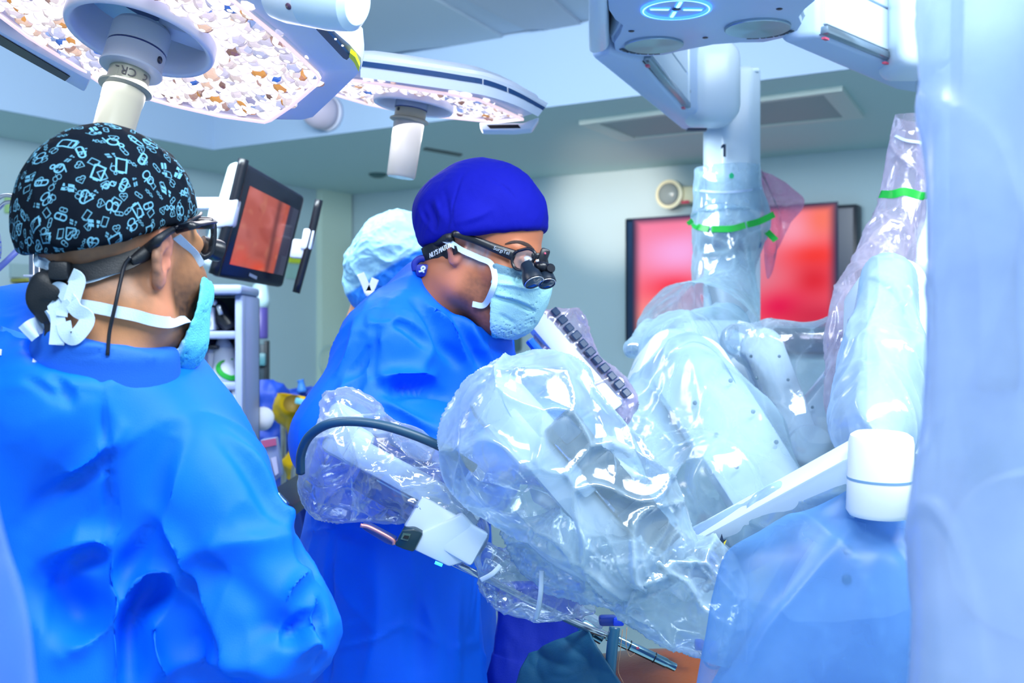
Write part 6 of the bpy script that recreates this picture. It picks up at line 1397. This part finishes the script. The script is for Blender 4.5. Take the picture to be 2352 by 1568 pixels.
drape('milky plastic stretched over the hanging link above the bright elbow', [[(2040, 640, 2.0, 70), (2030, 820, 1.9, 95), (2020, 980, 1.75, 110)], [(1960, 860, 1.95, 40), (1965, 980, 1.8, 60)]], .05, .010, fB, .010, 7, 95, (UP, 3.), fl=[([(1985, 720), (1970, 860), (1975, 950), (2040, 1010)], .013, 0.0060), ([(2010, 700), (2020, 860), (2000, 980)], .013, 0.0045)])
# drape over forearm and the large lower mass
drape('plastic sleeve drawn tight along the forearm below the bright elbow', [[(1985, 1085, 1.40, 62), (1800, 1180, 1.50, 62), (1630, 1275, 1.60, 74)]], .03, .008, fA, .006, 12, 97, ((-1, 0, -.4), 3.))
V, Fq = loft([(1972, 1112, 1.392, 14), (1968, 1150, 1.39, 66), (1964, 1195, 1.388, 140), (1960, 1240, 1.384, 212), (1957, 1300, 1.376, 292), (1954, 1400, 1.36, 320), (1950, 1500, 1.345, 332), (1945, 1640, 1.325, 350), (1940, 1850, 1.30, 370)], 150, 150, .36)
Fq = np.array(Fq); V = folds(V, Fq, [([(2000, 1170), (2010, 1300), (1980, 1420), (1930, 1560)], .013, 0.0030), ([(1975, 1190), (1860, 1330), (1760, 1450), (1700, 1560)], .008, .005), ([(2060, 1240), (2110, 1330), (2130, 1560)], .010, -.006)])
V = foldfilm(V, Fq, .006, 5, 99, (UP, 3.)); mk('plastic_drape', (V, Fq), fF, cols=np.repeat(CREASE[0][:, None], 3, 1), label='large bluish plastic skirt spreading under the bright elbow to the bottom edge', cat='drape')
# big round bag in the middle
drape('large round crinkled plastic bag over the central instrument drive', [[(1215, 985, 1.52, 178), (1180, 1010, 1.52, 168), (1230, 1040, 1.5, 160)], [(1290, 930, 1.54, 110), (1370, 1010, 1.52, 90), (1450, 1120, 1.5, 96), (1530, 1260, 1.48, 90)], [(1200, 1050, 1.52, 140), (1330, 1180, 1.5, 130), (1440, 1280, 1.48, 120)]],
      .035, .0066, fBag, .015, 10, 101, None, fl=[([(1080, 880), (1180, 840), (1300, 850)], .013, 0.0075), ([(1035, 950), (1060, 1040), (1110, 1110), (1250, 1060)], .013, 0.0090), ([(1100, 1090), (1200, 1060), (1330, 1000)], .013, 0.0075), ([(1130, 1190), (1250, 1170), (1350, 1100)], .013, 0.0060), ([(1190, 840), (1150, 900), (1180, 980)], .013, 0.0067), ([(1390, 940), (1420, 1060), (1410, 1130)], .013, 0.0067)])
drape('crumpled plastic heap in the lower middle above the steel tubes', [[(1190, 1225, 1.56, 56), (1280, 1275, 1.56, 78), (1400, 1305, 1.54, 98), (1550, 1385, 1.52, 92), (1640, 1440, 1.48, 90)], [(1300, 1240, 1.52, 90), (1480, 1310, 1.5, 100), (1620, 1320, 1.5, 90)], [(1560, 1420, 1.54, 60), (1610, 1480, 1.52, 36)]],
      .035, .0070, fBag, .016, 12, 103, None)
drape('clear hanging plastic corner with white seam below the instrument drive', [[(1120, 1270, 1.62, 44), (1170, 1330, 1.62, 60), (1240, 1370, 1.62, 50)], [(1180, 1320, 1.64, 60), (1280, 1370, 1.64, 48), (1360, 1400, 1.66, 26)]], .03, .007, fC, .012, 13, 105, None)
mk('drape_seam', ptube([(1244, 1310, 1.50), (1242, 1360, 1.50), (1236, 1400, 1.52), (1230, 1422, 1.54)], .0034, n=20, seg=8, flat=(view, .3)), mat('seam_white', (206, 222, 240), .4), label='white folded seam hanging in the clear plastic corner', cat='seam')
mk('drape_seam', ptube([(1104, 1332, 1.52), (1130, 1318, 1.51), (1150, 1298, 1.51)], .0034, n=20, seg=8, flat=(view, .3)), mat('seam_white', (206, 222, 240), .4), label='white folded seam at the left tip of the clear plastic corner', cat='seam')
# left bag
drape('clear crinkled plastic bag over the left instrument drive', [[(785, 945, 1.70, 52), (800, 960, 1.70, 60), (790, 1090, 1.68, 88), (770, 1110, 1.68, 74)], [(800, 1040, 1.66, 90), (900, 1080, 1.64, 92), (1010, 1150, 1.62, 80), (1060, 1225, 1.60, 76)], [(790, 1130, 1.68, 74), (880, 1150, 1.66, 60)], [(850, 960, 1.70, 30), (960, 1010, 1.68, 30), (1040, 1060, 1.66, 30)]],
      .028, .0062, fC, .012, 12, 107, None, fl=[([(730, 1040), (760, 1140), (800, 1200)], .013, 0.0060), ([(860, 1060), (830, 1140), (790, 1200)], .013, 0.0067), ([(900, 1100), (880, 1160), (850, 1200)], .013, 0.0053), ([(740, 930), (790, 910), (830, 930)], .013, 0.0045)])
# far bag
drape('pinkish clear plastic bag over the far drive beside the surgeon\'s mask', [[(1262, 742, 2.18, 36), (1310, 740, 2.18, 36), (1322, 800, 2.18, 50)], [(1252, 780, 2.18, 36), (1300, 850, 2.16, 60), (1380, 900, 2.14, 56), (1420, 930, 2.12, 50)]], .03, .0085, fP, .012, 13, 109, None)
# left foreground edge and the tall column close to the camera on the right
t = 0
V, Fq = loft([(2262, -90, .80, 150), (2256, 300, .80, 140), (2250, 600, .79, 146), (2254, 900, .78, 156), (2270, 1150, .77, 190), (2300, 1400, .76, 220), (2330, 1720, .75, 260), (2330, 2500, .75, 270), (2330, 3600, .75, 280)], 190, 120, .7); V = foldfilm(V, np.array(Fq), .010, 9, 111, (UP, 4.))
mk('plastic_drape', (V, Fq), film('drape_film_near', (182, 206, 248), .58, .34, .22, .25, .1, 10), cols=np.repeat(CREASE[0][:, None], 3, 1), label='tall out of focus plastic covered column close by at the right edge', cat='drape')
c4 = thing('robot_arm', 'pale robot column inside the near plastic at the right edge', 'robot arm', at(2290, 900, .80))
mk('column', tube([at(2285, -120, .84), at(2280, 500, .84), at(2285, 900, .83)], .030, n=20, seg=24), rw, c4)
mk('joint', lathe([(.055, -.03), (.06, -.02), (.06, .03), (.055, .04)], at(2380, 1270, .80), (-.5, -1, .1), 32), rw, c4, autos=35)
mk('joint_seam', lathe([(.0606, -.004), (.0606, .002)], at(2380, 1270, .80), (-.5, -1, .1), 32, cap=False), mat('seam_navy', (40, 90, 160), .4), c4)
V, Fq = loft([(-85, 980, .62, 40), (-75, 1150, .62, 60), (-55, 1300, .62, 80), (-35, 1450, .62, 100), (-20, 1700, .62, 120)], 80, 70, .4); V = foldfilm(V, np.array(Fq), .006, 9, 113, (UP, 4.))
mk('plastic_drape', (V, Fq), film('drape_film_left', (150, 200, 246), .10, .30, .2, .28, .15, 10), cols=np.repeat(CREASE[0][:, None], 3, 1), label='out of focus plastic edge close by in the lower left corner', cat='drape')
